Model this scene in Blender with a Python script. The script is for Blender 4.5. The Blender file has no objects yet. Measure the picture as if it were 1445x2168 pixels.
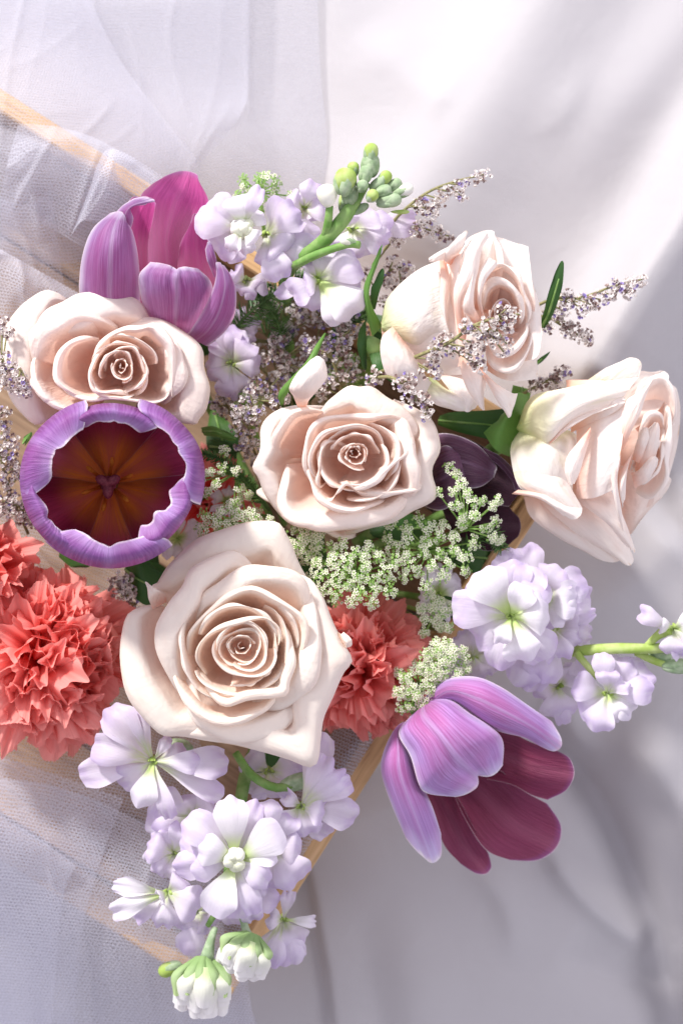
import bpy, math, random
import numpy as np
from mathutils import Vector

# ------------------------------------------------------------------ camera, light, exposure
PX = 0.00015            # one unit of the layout below = 0.15 mm
ZC, ZF = 4600.0, 600.0  # height of the lens and of the reference plane, in those units
sc = bpy.context.scene
col = sc.collection
cam_d = bpy.data.cameras.new("camera")
cam = bpy.data.objects.new("camera", cam_d)
col.objects.link(cam)
cam.location = (0, 0, ZC * PX)
cam_d.sensor_fit = 'VERTICAL'
cam_d.sensor_height = 36
cam_d.lens = 36 * (ZC - ZF) / 2168
cam_d.clip_start = 0.01
cam_d.clip_end = 20
cam_d.dof.use_dof = True
cam_d.dof.focus_distance = (ZC - 650) * PX
cam_d.dof.aperture_fstop = 9
sc.camera = cam

world = bpy.data.worlds.new("World")
sc.world = world
world.use_nodes = True
world.node_tree.nodes["Background"].inputs[0].default_value = (0.86, 0.84, 0.96, 1)
world.node_tree.nodes["Background"].inputs[1].default_value = 0.68


def lamp(name, loc, size, power, color):
    d = bpy.data.lights.new(name, 'AREA')
    d.shape = 'DISK'
    d.size = size
    d.energy = power
    d.color = color
    o = bpy.data.objects.new(name, d)
    o.location = loc
    o.rotation_euler = (Vector((0, 0, 0.05)) - Vector(loc)).to_track_quat('-Z', 'Y').to_euler()
    col.objects.link(o)


lamp("window_light", (-1.18, 1.80, 1.32), 0.30, 96, (1.0, 0.965, 0.92))
lamp("room_light", (-0.9, 0.5, 1.3), 0.8, 6, (0.95, 0.94, 1.0))
lamp("fold_fill_light", (1.0, 0.25, 0.62), 0.35, 4.2, (0.97, 0.95, 1.0))  # added low fill, not a window: grazes the cloth folds so they show
sc.view_settings.view_transform = 'Standard'
sc.view_settings.look = 'None'
sc.view_settings.exposure = 0.06
sc.cycles.max_bounces = 8
sc.cycles.transparent_max_bounces = 16
sc.cycles.sample_clamp_indirect = 6


# ------------------------------------------------------------------ helpers
def W(P):
    """layout coordinates (x, y measured on the reference plane, z height) -> metres"""
    P = np.asarray(P, float)
    k = (ZC - P[..., 2]) / (ZC - ZF)
    return np.stack([(P[..., 0] - 722.5) * k * PX, (1084 - P[..., 1]) * k * PX, P[..., 2] * PX], -1)


def zm(ox, oy, s):
    def f(pts):
        return [(ox + p[0] / s, oy + p[1] / s) + tuple(p[2:]) for p in pts]
    return f


def cr(P, n, axis=0):
    """Catmull-Rom resampling along an axis, n samples"""
    P = np.moveaxis(np.asarray(P, float), axis, 0)
    m = len(P)
    Q = np.concatenate([[2 * P[0] - P[1]], P, [2 * P[-1] - P[-2]]])
    t = np.linspace(0, m - 1, n)
    i = np.minimum(t.astype(int), m - 2)
    f = (t - i).reshape((-1,) + (1,) * (P.ndim - 1))
    a, b, c, d = Q[i], Q[i + 1], Q[i + 2], Q[i + 3]
    R = 0.5 * (2 * b + (c - a) * f + (2 * a - 5 * b + 4 * c - d) * f ** 2 + (3 * b - a - 3 * c + d) * f ** 3)
    return np.moveaxis(R, 0, axis)


def resample(poly, n):
    """even spacing along a polyline, rounded a little"""
    P = cr(poly, 8 * len(poly))
    d = np.r_[0, np.cumsum(np.linalg.norm(np.diff(P[:, :2], axis=0), axis=1))]
    t = np.linspace(0, d[-1], n)
    return np.stack([np.interp(t, d, P[:, k]) for k in range(P.shape[1])], -1)


def waves(u, v, seed, fu, fv, n=5):
    r = np.random.RandomState(seed)
    o = 0
    for _ in range(n):
        o = o + r.uniform(.4, 1) * np.sin(r.uniform(-1, 1) * fu * u * 2 + r.uniform(-1, 1) * fv * v * 2 + r.uniform(0, 6.28))
    return o / n * 1.6


def new_obj(name, me, parent=None, label=None):
    o = bpy.data.objects.new(name, me)
    col.objects.link(o)
    if parent is not None:
        o.parent = parent
    if label:
        o["label"] = label
    return o


ORG = {}


def mesh_obj(name, V, F, mats, parent=None, origin=None, uv=None, mi=None, smooth=True, label=None):
    """V in metres (world); the thing's origin is taken off so that children sit under their parent"""
    V = np.asarray(V, float)
    if parent is not None:
        org = ORG[parent.name]
    else:
        org = np.array(origin if origin is not None else V.mean(0))
    me = bpy.data.meshes.new(name)
    me.from_pydata((V - org).tolist(), [], [tuple(int(k) for k in f) for f in F])
    for m in (mats if isinstance(mats, (list, tuple)) else [mats]):
        me.materials.append(m)
    if uv is not None:
        li = np.zeros(len(me.loops), int)
        me.loops.foreach_get("vertex_index", li)
        me.uv_layers.new(name="UVMap").data.foreach_set("uv", np.asarray(uv, float)[li].ravel())
    if mi is not None:
        me.polygons.foreach_set("material_index", np.asarray(mi, int))
    me.polygons.foreach_set("use_smooth", [smooth] * len(me.polygons))
    me.update()
    o = new_obj(name, me, parent, label)
    if parent is None:
        o.location = org
        ORG[o.name] = org
    else:
        ORG[o.name] = org
    return o


def thing(name, label, cat, at, group=None):
    o = bpy.data.objects.new(name, None)
    o.empty_display_size = 0.01
    col.objects.link(o)
    p = W(at)
    o.location = p
    ORG[o.name] = p
    o["label"] = label
    o["category"] = cat
    if group:
        o["group"] = group
    return o


def tag(o, label=None, cat=None, kind=None, group=None):
    if label: o["label"] = label
    if cat: o["category"] = cat
    if kind: o["kind"] = kind
    if group: o["group"] = group
    return o


_gf = {}


def gridfaces(nv, nu, flip=False):
    k = (nv, nu, flip)
    if k not in _gf:
        i = np.arange(nv - 1)[:, None] * nu + np.arange(nu - 1)[None]
        f = np.stack([i, i + 1, i + nu + 1, i + nu], -1).reshape(-1, 4)
        _gf[k] = f[:, ::-1] if flip else f
    return _gf[k]


def sheet(name, G, mat, parent=None, side=None, wrinkle=0, wf=(3, 2), seed=0, edgefreq=0, edgeamp=0, closed=False, uv=None, **kw):
    """G: (nv, nu, 3) grid in layout coordinates. side: 'out' = the front face looks up, 'in' = it looks down"""
    V = W(G)
    nv, nu = V.shape[:2]
    u, v = np.meshgrid(np.linspace(0, 1, nu), np.linspace(0, 1, nv))
    if wrinkle or edgeamp:
        du = np.gradient(V, axis=1)
        dv = np.gradient(V, axis=0)
        n = np.cross(du, dv)
        n /= np.linalg.norm(n, axis=-1, keepdims=True) + 1e-12
        h = wrinkle * waves(u, v, seed, wf[0], wf[1]) * (0.25 + 0.75 * v)
        h = h + edgeamp * waves(u, v * 0.3, seed + 7, edgefreq, 1, 7) * v ** 4
        V = V + n * (h * PX)[..., None]
    n = np.cross(V[1, 1] - V[0, 0], V[1, 0] - V[0, 1])
    du = np.gradient(V, axis=1)
    dv = np.gradient(V, axis=0)
    up = np.cross(du, dv)[..., 2].sum() > 0      # faces (i, i+1, i+nu+1, i+nu) have normal du x dv
    flip = False
    if side == 'out': flip = not up
    if side == 'in': flip = up
    if uv is None:
        uv = np.stack([u, v], -1)
    return mesh_obj(name, V.reshape(-1, 3), gridfaces(nv, nu, flip), mat, parent, uv=uv.reshape(-1, 2), **kw)


def tube_geo(P, R, sides=8, metres=False):
    P = np.asarray(P, float) if metres else W(P)
    n = len(P)
    R = np.interp(np.linspace(0, 1, n), np.linspace(0, 1, len(R)), R) * PX
    T = np.gradient(P, axis=0)
    T /= np.linalg.norm(T, axis=1, keepdims=True) + 1e-12
    a = np.array([0.3, 0.2, 1.0]) if abs(T[0][2]) < .9 else np.array([1, 0.1, 0])
    V = []
    for i in range(n):
        x = np.cross(a, T[i]); x /= np.linalg.norm(x) + 1e-12
        y = np.cross(T[i], x)
        a = np.cross(T[i], x) if False else a
        th = np.linspace(0, 2 * np.pi, sides, endpoint=False)
        V.append(P[i] + R[i] * (np.cos(th)[:, None] * x + np.sin(th)[:, None] * y))
    V = np.concatenate(V)
    F = []
    for i in range(n - 1):
        for j in range(sides):
            k = (j + 1) % sides
            F.append((i * sides + j, i * sides + k, (i + 1) * sides + k, (i + 1) * sides + j))
    F.append(tuple(range(sides))[::-1])
    F.append(tuple((n - 1) * sides + j for j in range(sides)))
    return V, F


def tube(name, pts, radii, mat, parent, n=18, sides=8, **kw):
    V, F = tube_geo(cr(pts, n), radii, sides)
    return mesh_obj(name, V, F, mat, parent, **kw)


def ellip_geo(c, ax, rl, rw, nl=8, ns=8, taper=0.0):
    """ellipsoid about c (layout), axis ax (metric vector), half length rl, half width rw (layout units)"""
    c = W(c)
    ax = np.asarray(ax, float); ax = ax / np.linalg.norm(ax)
    x = np.cross(ax, [0.31, 0.2, 0.93]); x /= np.linalg.norm(x)
    y = np.cross(ax, x)
    V, F = [], []
    for i in range(nl + 1):
        a = math.pi * i / nl
        for j in range(ns):
            b = 2 * math.pi * j / ns
            r = math.sin(a) * rw * (1 + taper * math.cos(a)) + 0.02
            V.append(c + (ax * (-math.cos(a)) * rl + (x * math.cos(b) + y * math.sin(b)) * r) * PX)
    for i in range(nl):
        for j in range(ns):
            k = (j + 1) % ns
            F.append((i * ns + j, i * ns + k, (i + 1) * ns + k, (i + 1) * ns + j))
    return np.array(V), F


def join(geos):
    V, F, M = [], [], []
    o = 0
    for g in geos:
        v, f = g[0], g[1]
        m = g[2] if len(g) > 2 else 0
        V.append(v)
        F += [tuple(int(k) + o for k in q) for q in f]
        M += [m] * len(f)
        o += len(v)
    return np.concatenate(V), F, M


# ------------------------------------------------------------------ materials
def mat_new(name):
    m = bpy.data.materials.new(name)
    m.use_nodes = True
    nt = m.node_tree
    nt.nodes.clear()
    out = nt.nodes.new('ShaderNodeOutputMaterial')
    return m, nt, out


def N(nt, t, **kw):
    n = nt.nodes.new('ShaderNode' + t)
    for k, v in kw.items():
        if k in n.inputs: n.inputs[k].default_value = v
        else: setattr(n, k, v)
    return n


def L(nt, a, b):
    nt.links.new(a, b)


def ramp(nt, stops, fac, interp='EASE'):
    r = nt.nodes.new('ShaderNodeValToRGB')
    e = r.color_ramp.elements
    r.color_ramp.interpolation = interp
    while len(e) > 1: e.remove(e[-1])
    e[0].position = stops[0][0]; e[0].color = tuple(stops[0][1]) + (1,)
    for p, c in stops[1:]:
        x = e.new(p); x.color = tuple(c) + (1,)
    L(nt, fac, r.inputs[0])
    return r.outputs[0]


def mixc(nt, f, a, b, blend='MIX'):
    m = nt.nodes.new('ShaderNodeMix')
    m.data_type = 'RGBA'
    m.blend_type = blend
    for s, v in ((m.inputs[0], f), (m.inputs[6], a), (m.inputs[7], b)):
        if hasattr(v, 'links') or hasattr(v, 'is_linked'): L(nt, v, s)
        elif isinstance(v, (int, float)): s.default_value = v
        else: s.default_value = tuple(v) + (1,)
    return m.outputs[2]


def math_(nt, op, a, b=0.0, clamp=False):
    m = nt.nodes.new('ShaderNodeMath')
    m.operation = op
    m.use_clamp = clamp
    for s, v in ((m.inputs[0], a), (m.inputs[1], b)):
        if hasattr(v, 'is_linked'): L(nt, v, s)
        else: s.default_value = v
    return m.outputs[0]


def petal_shader(nt, out, colr, transl=0.3, trcol=None, rough=0.55, bump=None, bstr=0.2, bdist=0.0002, sheen=0.0, spec=0.3):
    p = N(nt, 'BsdfPrincipled')
    p.inputs['Roughness'].default_value = rough
    p.inputs['Specular IOR Level'].default_value = spec
    p.inputs['Sheen Weight'].default_value = sheen
    t = N(nt, 'BsdfTranslucent')
    L(nt, colr, p.inputs['Base Color'])
    L(nt, trcol if trcol is not None else colr, t.inputs[0])
    if bump is not None:
        b = N(nt, 'Bump')
        b.inputs['Strength'].default_value = bstr
        b.inputs['Distance'].default_value = bdist
        L(nt, bump, b.inputs['Height'])
        L(nt, b.outputs[0], p.inputs['Normal'])
    mx = N(nt, 'MixShader')
    mx.inputs[0].default_value = transl
    L(nt, p.outputs[0], mx.inputs[1])
    L(nt, t.outputs[0], mx.inputs[2])
    L(nt, mx.outputs[0], out.inputs[0])


def uvnoise(nt, sx, sy, detail=3, scale=1.0, dist=0.0):
    uv = N(nt, 'UVMap')
    mp = N(nt, 'Mapping')
    mp.inputs['Scale'].default_value = (sx, sy, 1)
    oi = N(nt, 'ObjectInfo')
    cb = N(nt, 'CombineXYZ')
    L(nt, math_(nt, 'MULTIPLY', oi.outputs['Random'], 50), cb.inputs[0])
    L(nt, math_(nt, 'MULTIPLY', oi.outputs['Random'], 31), cb.inputs[2])
    L(nt, cb.outputs[0], mp.inputs['Location'])
    L(nt, uv.outputs[0], mp.inputs[0])
    n = N(nt, 'TexNoise')
    n.inputs['Scale'].default_value = scale
    n.inputs['Detail'].default_value = detail
    n.inputs['Distortion'].default_value = dist
    L(nt, mp.outputs[0], n.inputs['Vector'])
    return n.outputs[0]


def uvsep(nt):
    uv = N(nt, 'UVMap')
    s = N(nt, 'SeparateXYZ')
    L(nt, uv.outputs[0], s.inputs[0])
    # distance of u from the petal's side edges, 0 at the edge, 1 at the midrib
    e = math_(nt, 'SUBTRACT', 1.0, math_(nt, 'ABSOLUTE', math_(nt, 'SUBTRACT', math_(nt, 'MULTIPLY', s.outputs[0], 2), 1)))
    return s.outputs[0], s.outputs[1], e


def rose_mat(name, base, mid, rim, edge, transl=0.3):
    m, nt, out = mat_new(name)
    u, v, e = uvsep(nt)
    c = ramp(nt, [(0.0, base), (0.34, mid), (0.60, rim), (0.985, rim), (1.0, edge)], v)
    blot = uvnoise(nt, 5, 4, 4, 1.0)
    c = mixc(nt, ramp(nt, [(0.45, (0, 0, 0)), (0.8, (.5, .5, .5))], blot), c, tuple(0.92 * a for a in mid))
    c = mixc(nt, math_(nt, 'MULTIPLY', ramp(nt, [(0.955, (0, 0, 0)), (1.0, (1, 1, 1))], v), ramp(nt, [(0.52, (0, 0, 0)), (0.68, (.7, .7, .7))], uvnoise(nt, 7, 2, 3))), c, (0.70, 0.48, 0.28))
    spots = uvnoise(nt, 28, 22, 2, 1.0)
    c = mixc(nt, ramp(nt, [(0.74, (0, 0, 0)), (0.8, (.35, .35, .35))], spots), c, (0.62, 0.38, 0.22))
    hs = N(nt, 'HueSaturation')
    oi = N(nt, 'ObjectInfo')
    L(nt, math_(nt, 'ADD', 0.9, math_(nt, 'MULTIPLY', oi.outputs['Random'], 0.25)), hs.inputs['Saturation'])
    L(nt, c, hs.inputs['Color'])
    c = hs.outputs[0]
    tr = mixc(nt, 0.55, c, (0.98, 0.78, 0.68), 'MULTIPLY')
    petal_shader(nt, out, c, transl, tr, 0.8, math_(nt, 'ADD', math_(nt, 'MULTIPLY', uvnoise(nt, 40, 3, 4, 1.0, .3), .5), math_(nt, 'MULTIPLY', uvnoise(nt, 8, 6, 3), 2.0)), 0.5, 0.0006, spec=0.06)
    return m


def tulip_mat(name, out_dark, out_mid, out_edge, in_base, in_mid, in_edge, transl=0.25, lines=0.6, band=0.0, bp=(.42, .7)):
    m, nt, out = mat_new(name)
    u, v, e = uvsep(nt)
    rimf = math_(nt, 'MINIMUM', math_(nt, 'MULTIPLY', e, 1.0), math_(nt, 'MULTIPLY', math_(nt, 'SUBTRACT', 1.0, v), 1.6))
    wob = math_(nt, 'ADD', rimf, math_(nt, 'MULTIPLY', math_(nt, 'SUBTRACT', uvnoise(nt, 6, 5, 3), 0.5), 0.12))
    co = ramp(nt, [(0.0, (0.86, 0.80, 0.86)), (0.035, out_edge), (0.22, out_mid), (0.8, out_dark)], wob)
    co = mixc(nt, ramp(nt, [(0.0, (.7, .7, .7)), (0.02, (.35, .35, .35)), (0.05, (0, 0, 0))], rimf), co, (0.84, 0.78, 0.84))
    # fine parallel veins that fan toward the edges
    vein = uvnoise(nt, 58, 2.6, 4, 1.0, .35)
    vf = ramp(nt, [(0.40, (0, 0, 0)), (0.62, (1, 1, 1))], vein)
    co = mixc(nt, math_(nt, 'MULTIPLY', vf, lines * .6), co, tuple(min(1, a * 1.5 + .14) for a in out_mid))
    blot = ramp(nt, [(0.4, (0, 0, 0)), (0.65, (1, 1, 1))], uvnoise(nt, 3.5, 2.2, 2))
    co = mixc(nt, math_(nt, 'MULTIPLY', blot, .3), co, (out_dark[0] * 1.25, out_dark[1] * .6, out_dark[2] * .85))
    co = mixc(nt, math_(nt, 'MULTIPLY', ramp(nt, [(0.86, (0, 0, 0)), (1.0, (1, 1, 1))], e), .35), co, out_edge)
    ci = ramp(nt, [(0.0, in_base), (bp[0], in_base), (bp[1], in_mid), (0.93, in_mid), (1.0, in_edge)], v)
    ci = mixc(nt, math_(nt, 'MULTIPLY', vf, .25), ci, tuple(min(1, a * 1.7 + .02) for a in in_mid))
    ci = mixc(nt, math_(nt, 'MULTIPLY', ramp(nt, [(0.62, (0, 0, 0)), (0.95, (1, 1, 1))], e), .38), ci, tuple(min(1, a * 1.5 + .05) for a in in_mid))
    ci = mixc(nt, ramp(nt, [(0.0, (.6, .6, .6)), (0.02, (0, 0, 0))], rimf), ci, (0.85, 0.75, 0.83))
    if band:
        ci = mixc(nt, math_(nt, 'MULTIPLY', ramp(nt, [(0.0, (1, 1, 1)), (0.6, (0, 0, 0))], math_(nt, 'ADD', e, math_(nt, 'MULTIPLY', math_(nt, 'SUBTRACT', uvnoise(nt, 2, 1.5, 2), .5), .5))), band), ci, (0.10, 0.012, 0.05))
    ge = N(nt, 'NewGeometry')
    c = mixc(nt, ge.outputs['Backfacing'], co, ci)
    tr = mixc(nt, .5, ci, co)
    petal_shader(nt, out, c, transl, tr, 0.52, math_(nt, 'ADD', vein, math_(nt, 'MULTIPLY', uvnoise(nt, 9, 2, 2), 1.6)), 0.7, 0.0007, spec=0.35)
    return m


def simple_petal(name, base, mid, edge, transl=0.3, vein=(30, 3), rough=.6, patch=None):
    m, nt, out = mat_new(name)
    u, v, e = uvsep(nt)
    c = ramp(nt, [(0.0, base), (0.16, base), (0.5, mid), (1.0, edge)], v)
    nz = uvnoise(nt, vein[0], vein[1], 3)
    c = mixc(nt, math_(nt, 'MULTIPLY', ramp(nt, [(0.45, (0, 0, 0)), (0.7, (1, 1, 1))], nz), .2), c, tuple(a * .85 for a in mid))
    if patch:
        c = mixc(nt, ramp(nt, [(0.42, (0, 0, 0)), (0.7, (.8, .8, .8))], uvnoise(nt, 3, 3, 2)), c, patch)
    petal_shader(nt, out, c, transl, c, rough, math_(nt, 'ADD', nz, uvnoise(nt, 7, 6, 3)), .35, .0004, spec=.2)
    return m


def flat_mat(name, c1, c2, scale=300, transl=0.0, rough=.6, bump=.2):
    m, nt, out = mat_new(name)
    tc = N(nt, 'TexCoord')
    n = N(nt, 'TexNoise')
    n.inputs['Scale'].default_value = scale
    n.inputs['Detail'].default_value = 3
    L(nt, tc.outputs['Object'], n.inputs['Vector'])
    c = mixc(nt, ramp(nt, [(0.35, (0, 0, 0)), (0.65, (1, 1, 1))], n.outputs[0]), c1, c2)
    petal_shader(nt, out, c, transl, c, rough, n.outputs[0], bump, .0004)
    return m


M_ROSE = rose_mat("cream_rose_petal", (0.92, 0.54, 0.41), (0.95, 0.77, 0.66), (0.945, 0.865, 0.785), (0.96, 0.90, 0.79), .27)
M_PINK = rose_mat("blush_rose_petal", (0.93, 0.53, 0.40), (0.95, 0.76, 0.67), (0.945, 0.85, 0.79), (0.96, 0.90, 0.82), .27)
M_PALE = rose_mat("pale_rose_petal", (0.92, 0.58, 0.46), (0.95, 0.80, 0.73), (0.95, 0.89, 0.85), (0.94, 0.88, 0.84), .27)
M_GUARD = rose_mat("outer_rose_petal", (0.50, 0.60, 0.24), (0.84, 0.82, 0.56), (0.94, 0.87, 0.82), (0.93, 0.84, 0.76), .2)
M_TUL = tulip_mat("lilac_tulip_petal", (0.30, 0.09, 0.29), (0.31, 0.17, 0.39), (0.62, 0.56, 0.74), (0.82, 0.30, 0.48), (0.56, 0.07, 0.29), (0.55, 0.16, 0.45), .34, .5)
M_TULD = tulip_mat("mauve_tulip_petal", (0.40, 0.14, 0.37), (0.40, 0.22, 0.52), (0.58, 0.48, 0.76), (0.17, 0.018, 0.05), (0.19, 0.024, 0.07), (0.24, 0.06, 0.20), .1, .45)
M_TULO = tulip_mat("purple_tulip_petal", (0.20, 0.05, 0.20), (0.24, 0.085, 0.31), (0.42, 0.27, 0.56), (1.0, 0.42, 0.03), (0.34, 0.03, 0.10), (0.42, 0.10, 0.34), .16, .4, .36, (.08, .26))
M_TULB = tulip_mat("dark_tulip_petal", (0.05, 0.012, 0.035), (0.10, 0.032, 0.08), (0.20, 0.11, 0.20), (0.03, 0.006, 0.015), (0.045, 0.008, 0.025), (0.1, 0.04, 0.08), .05, .3)
M_CARN = simple_petal("coral_carnation_petal", (0.86, 0.06, 0.05), (0.94, 0.15, 0.13), (0.98, 0.38, 0.34), .38, (16, 2))
M_STOCK = simple_petal("lilac_stock_petal", (0.72, 0.80, 0.50), (0.84, 0.77, 0.88), (0.70, 0.58, 0.83), .42, (26, 2), .6, (0.86, 0.80, 0.91))
M_STWH = simple_petal("white_stock_petal", (0.62, 0.78, 0.30), (0.89, 0.86, 0.89), (0.83, 0.76, 0.89), .35, (22, 2))
M_BUDW = simple_petal("stock_bud_petal", (0.66, 0.78, 0.42), (0.90, 0.90, 0.80), (0.92, 0.89, 0.90), .3, (14, 2))
M_GREEN = flat_mat("fresh_green", (0.16, 0.33, 0.07), (0.27, 0.42, 0.14), 260, .15)
M_LIME = flat_mat("lime_green", (0.42, 0.58, 0.13), (0.56, 0.68, 0.26), 300, .25, .7, .08)
M_SAGE = flat_mat("sage_green_bud", (0.30, 0.42, 0.24), (0.44, 0.54, 0.36), 500, .15, .9, .08)
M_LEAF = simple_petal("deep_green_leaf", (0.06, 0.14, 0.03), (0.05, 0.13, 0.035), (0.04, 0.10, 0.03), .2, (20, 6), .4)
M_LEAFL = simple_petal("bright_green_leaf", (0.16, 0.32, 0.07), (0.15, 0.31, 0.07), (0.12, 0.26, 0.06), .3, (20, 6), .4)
M_SEP = simple_petal("pale_green_sepal", (0.30, 0.46, 0.18), (0.42, 0.56, 0.28), (0.50, 0.64, 0.30), .25, (14, 2))
M_FERN = flat_mat("dill_green", (0.08, 0.17, 0.05), (0.14, 0.27, 0.08), 400, .2)
M_PAPER = flat_mat("papery_floret", (0.78, 0.71, 0.68), (0.95, 0.92, 0.90), 2500, .3, .5)
M_BROWN = flat_mat("dry_calyx", (0.24, 0.15, 0.14), (0.48, 0.36, 0.33), 2500, .1)
M_VIOLET = flat_mat("violet_floret", (0.24, 0.17, 0.50), (0.50, 0.42, 0.70), 2500, .2)
M_TWIG = flat_mat("olive_twig", (0.20, 0.20, 0.08), (0.30, 0.27, 0.13), 900)
M_LACE = flat_mat("lace_floret", (0.86, 0.86, 0.66), (0.94, 0.94, 0.80), 2500, .3, .6)
M_LACEG = flat_mat("lace_green", (0.26, 0.48, 0.10), (0.46, 0.66, 0.22), 900, .25)
M_WHB = flat_mat("white_bud_petal", (0.84, 0.86, 0.68), (0.93, 0.91, 0.90), 200, .3)
M_POLLEN = flat_mat("yellow_stamen", (0.75, 0.30, 0.03), (0.85, 0.42, 0.06), 900, .2)
M_PISTIL = flat_mat("plum_pistil", (0.22, 0.06, 0.09), (0.34, 0.12, 0.14), 900, .1)

# tulle
TULLE_A = {}


def tulle_mat(name, cover, tint=(0.72, 0.72, 0.82)):
    m, nt, out = mat_new(name)
    uv = N(nt, 'UVMap')
    vo = N(nt, 'TexVoronoi')
    vo.feature = 'DISTANCE_TO_EDGE'
    vo.inputs['Scale'].default_value = 1.0
    vo.inputs['Randomness'].default_value = 0.35
    # staggered rows give the hexagonal net
    s = N(nt, 'SeparateXYZ')
    L(nt, uv.outputs[0], s.inputs[0])
    row = math_(nt, 'FLOOR', s.outputs[1])
    off = math_(nt, 'MULTIPLY', math_(nt, 'MODULO', row, 2.0), 0.5)
    cb = N(nt, 'CombineXYZ')
    L(nt, math_(nt, 'ADD', s.outputs[0], off), cb.inputs[0])
    L(nt, s.outputs[1], cb.inputs[1])
    L(nt, cb.outputs[0], vo.inputs['Vector'])
    thread = ramp(nt, [(0.0, (1, 1, 1)), (0.10, (1, 1, 1)), (0.2, (0, 0, 0))], vo.outputs['Distance'], 'LINEAR')
    fine = math_(nt, 'ADD', math_(nt, 'MULTIPLY', thread, cover * 1.5), cover * .22)
    g = N(nt, 'LayerWeight')
    g.inputs[0].default_value = 0.32
    a = math_(nt, 'ADD', fine, math_(nt, 'MULTIPLY', g.outputs['Facing'], 0.34), True)
    d = N(nt, 'BsdfDiffuse'); d.inputs[0].default_value = tint + (1,)
    t = N(nt, 'BsdfTranslucent'); t.inputs[0].default_value = tint + (1,)
    mx = N(nt, 'MixShader'); mx.inputs[0].default_value = .4
    L(nt, d.outputs[0], mx.inputs[1]); L(nt, t.outputs[0], mx.inputs[2])
    tp = N(nt, 'BsdfTransparent')
    m2 = N(nt, 'MixShader')
    L(nt, a, m2.inputs[0]); L(nt, tp.outputs[0], m2.inputs[1]); L(nt, mx.outputs[0], m2.inputs[2])
    L(nt, m2.outputs[0], out.inputs[0])
    return m


M_TULLE = tulle_mat("white_tulle", 0.21)
M_TULLE2 = tulle_mat("dense_white_tulle", 0.36)

# fabric
m, nt, out = mat_new("white_satin_cloth"); M_CLOTH = m
tc = N(nt, 'TexCoord')
w1 = N(nt, 'TexWave'); w1.inputs['Scale'].default_value = 900; w1.inputs['Distortion'].default_value = 1.5
w1.bands_direction = 'X'
w2 = N(nt, 'TexWave'); w2.inputs['Scale'].default_value = 900; w2.inputs['Distortion'].default_value = 1.5
w2.bands_direction = 'Y'
L(nt, tc.outputs['Object'], w1.inputs[0]); L(nt, tc.outputs['Object'], w2.inputs[0])
nz = N(nt, 'TexNoise'); nz.inputs['Scale'].default_value = 24; nz.inputs['Detail'].default_value = 6; nz.inputs['Distortion'].default_value = .4
L(nt, tc.outputs['Object'], nz.inputs['Vector'])
c = mixc(nt, nz.outputs[0], (0.46, 0.44, 0.462), (0.50, 0.48, 0.505))
p = N(nt, 'BsdfPrincipled'); L(nt, c, p.inputs['Base Color'])
p.inputs['Roughness'].default_value = .55
p.inputs['Sheen Weight'].default_value = .3
p.inputs['Specular IOR Level'].default_value = .4
bp = N(nt, 'Bump'); bp.inputs['Strength'].default_value = .5; bp.inputs['Distance'].default_value = .0003
L(nt, math_(nt, 'ADD', math_(nt, 'MULTIPLY', math_(nt, 'ADD', w1.outputs[1], w2.outputs[1]), .4), math_(nt, 'MULTIPLY', nz.outputs[0], 14)), bp.inputs['Height'])
L(nt, bp.outputs[0], p.inputs['Normal'])
L(nt, p.outputs[0], out.inputs[0])

# wood
def wood_mat(name, a, b, c3):
    m, nt, out = mat_new(name)
    uv = N(nt, 'UVMap')
    mp = N(nt, 'Mapping'); mp.inputs['Scale'].default_value = (3, 46, 1)
    L(nt, uv.outputs[0], mp.inputs[0])
    nz = N(nt, 'TexNoise'); nz.inputs['Scale'].default_value = 1.2; nz.inputs['Detail'].default_value = 6; nz.inputs['Distortion'].default_value = .6
    L(nt, mp.outputs[0], nz.inputs['Vector'])
    c = ramp(nt, [(0.3, a), (0.5, b), (0.75, c3)], nz.outputs[0])
    petal_shader(nt, out, c, 0.0, c, .6, nz.outputs[0], .25, .0004)
    return m


M_WOOD = wood_mat("pale_pine_wood", (0.42, 0.25, 0.12), (0.60, 0.38, 0.19), (0.74, 0.50, 0.28))
M_WOOD_SHADE = wood_mat("shaded_floor_wood", (0.19, 0.12, 0.075), (0.29, 0.19, 0.12), (0.38, 0.26, 0.17))  # darker copy of the rim wood: shade inside the tray put into the colour

# ------------------------------------------------------------------ the setting: cloth
def seg_dist(X, Y, poly):
    """signed distance to a polyline (positive on its right-hand side going down the list) and position along it"""
    best = np.full(X.shape, 1e9); sgn = np.ones(X.shape); al = np.zeros(X.shape)
    P = cr(np.array(poly, float), 24)
    tot = len(P) - 1
    for i in range(tot):
        a, b = P[i], P[i + 1]
        d = b - a
        L2 = (d ** 2).sum()
        t = np.clip(((X - a[0]) * d[0] + (Y - a[1]) * d[1]) / L2, 0, 1)
        dx, dy = X - a[0] - t * d[0], Y - a[1] - t * d[1]
        r = np.hypot(dx, dy)
        k = r < best
        best = np.where(k, r, best)
        sgn = np.where(k, np.sign(dx * d[1] - dy * d[0]), sgn)
        al = np.where(k, (i + t) / tot, al)
    return best * sgn, al


gx = np.linspace(-900, 2350, 430)
gy = np.linspace(-900, 3050, 520)
X, Y = np.meshgrid(gx, gy)
H = np.zeros(X.shape)


def fold(poly, h, wl, wr, fade=(.1, .1)):
    """a ridge along the polyline with different widths of its two flanks"""
    global H
    d, al = seg_dist(X, Y, poly)
    w = np.where(d > 0, wr, wl)
    s = h / (1 + (d / w) ** 2) ** 1.5
    f = np.clip(al / max(fade[0], 1e-3), 0, 1) * np.clip((1 - al) / max(fade[1], 1e-3), 0, 1)
    H = H + s * (f * f * (3 - 2 * f))


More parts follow.
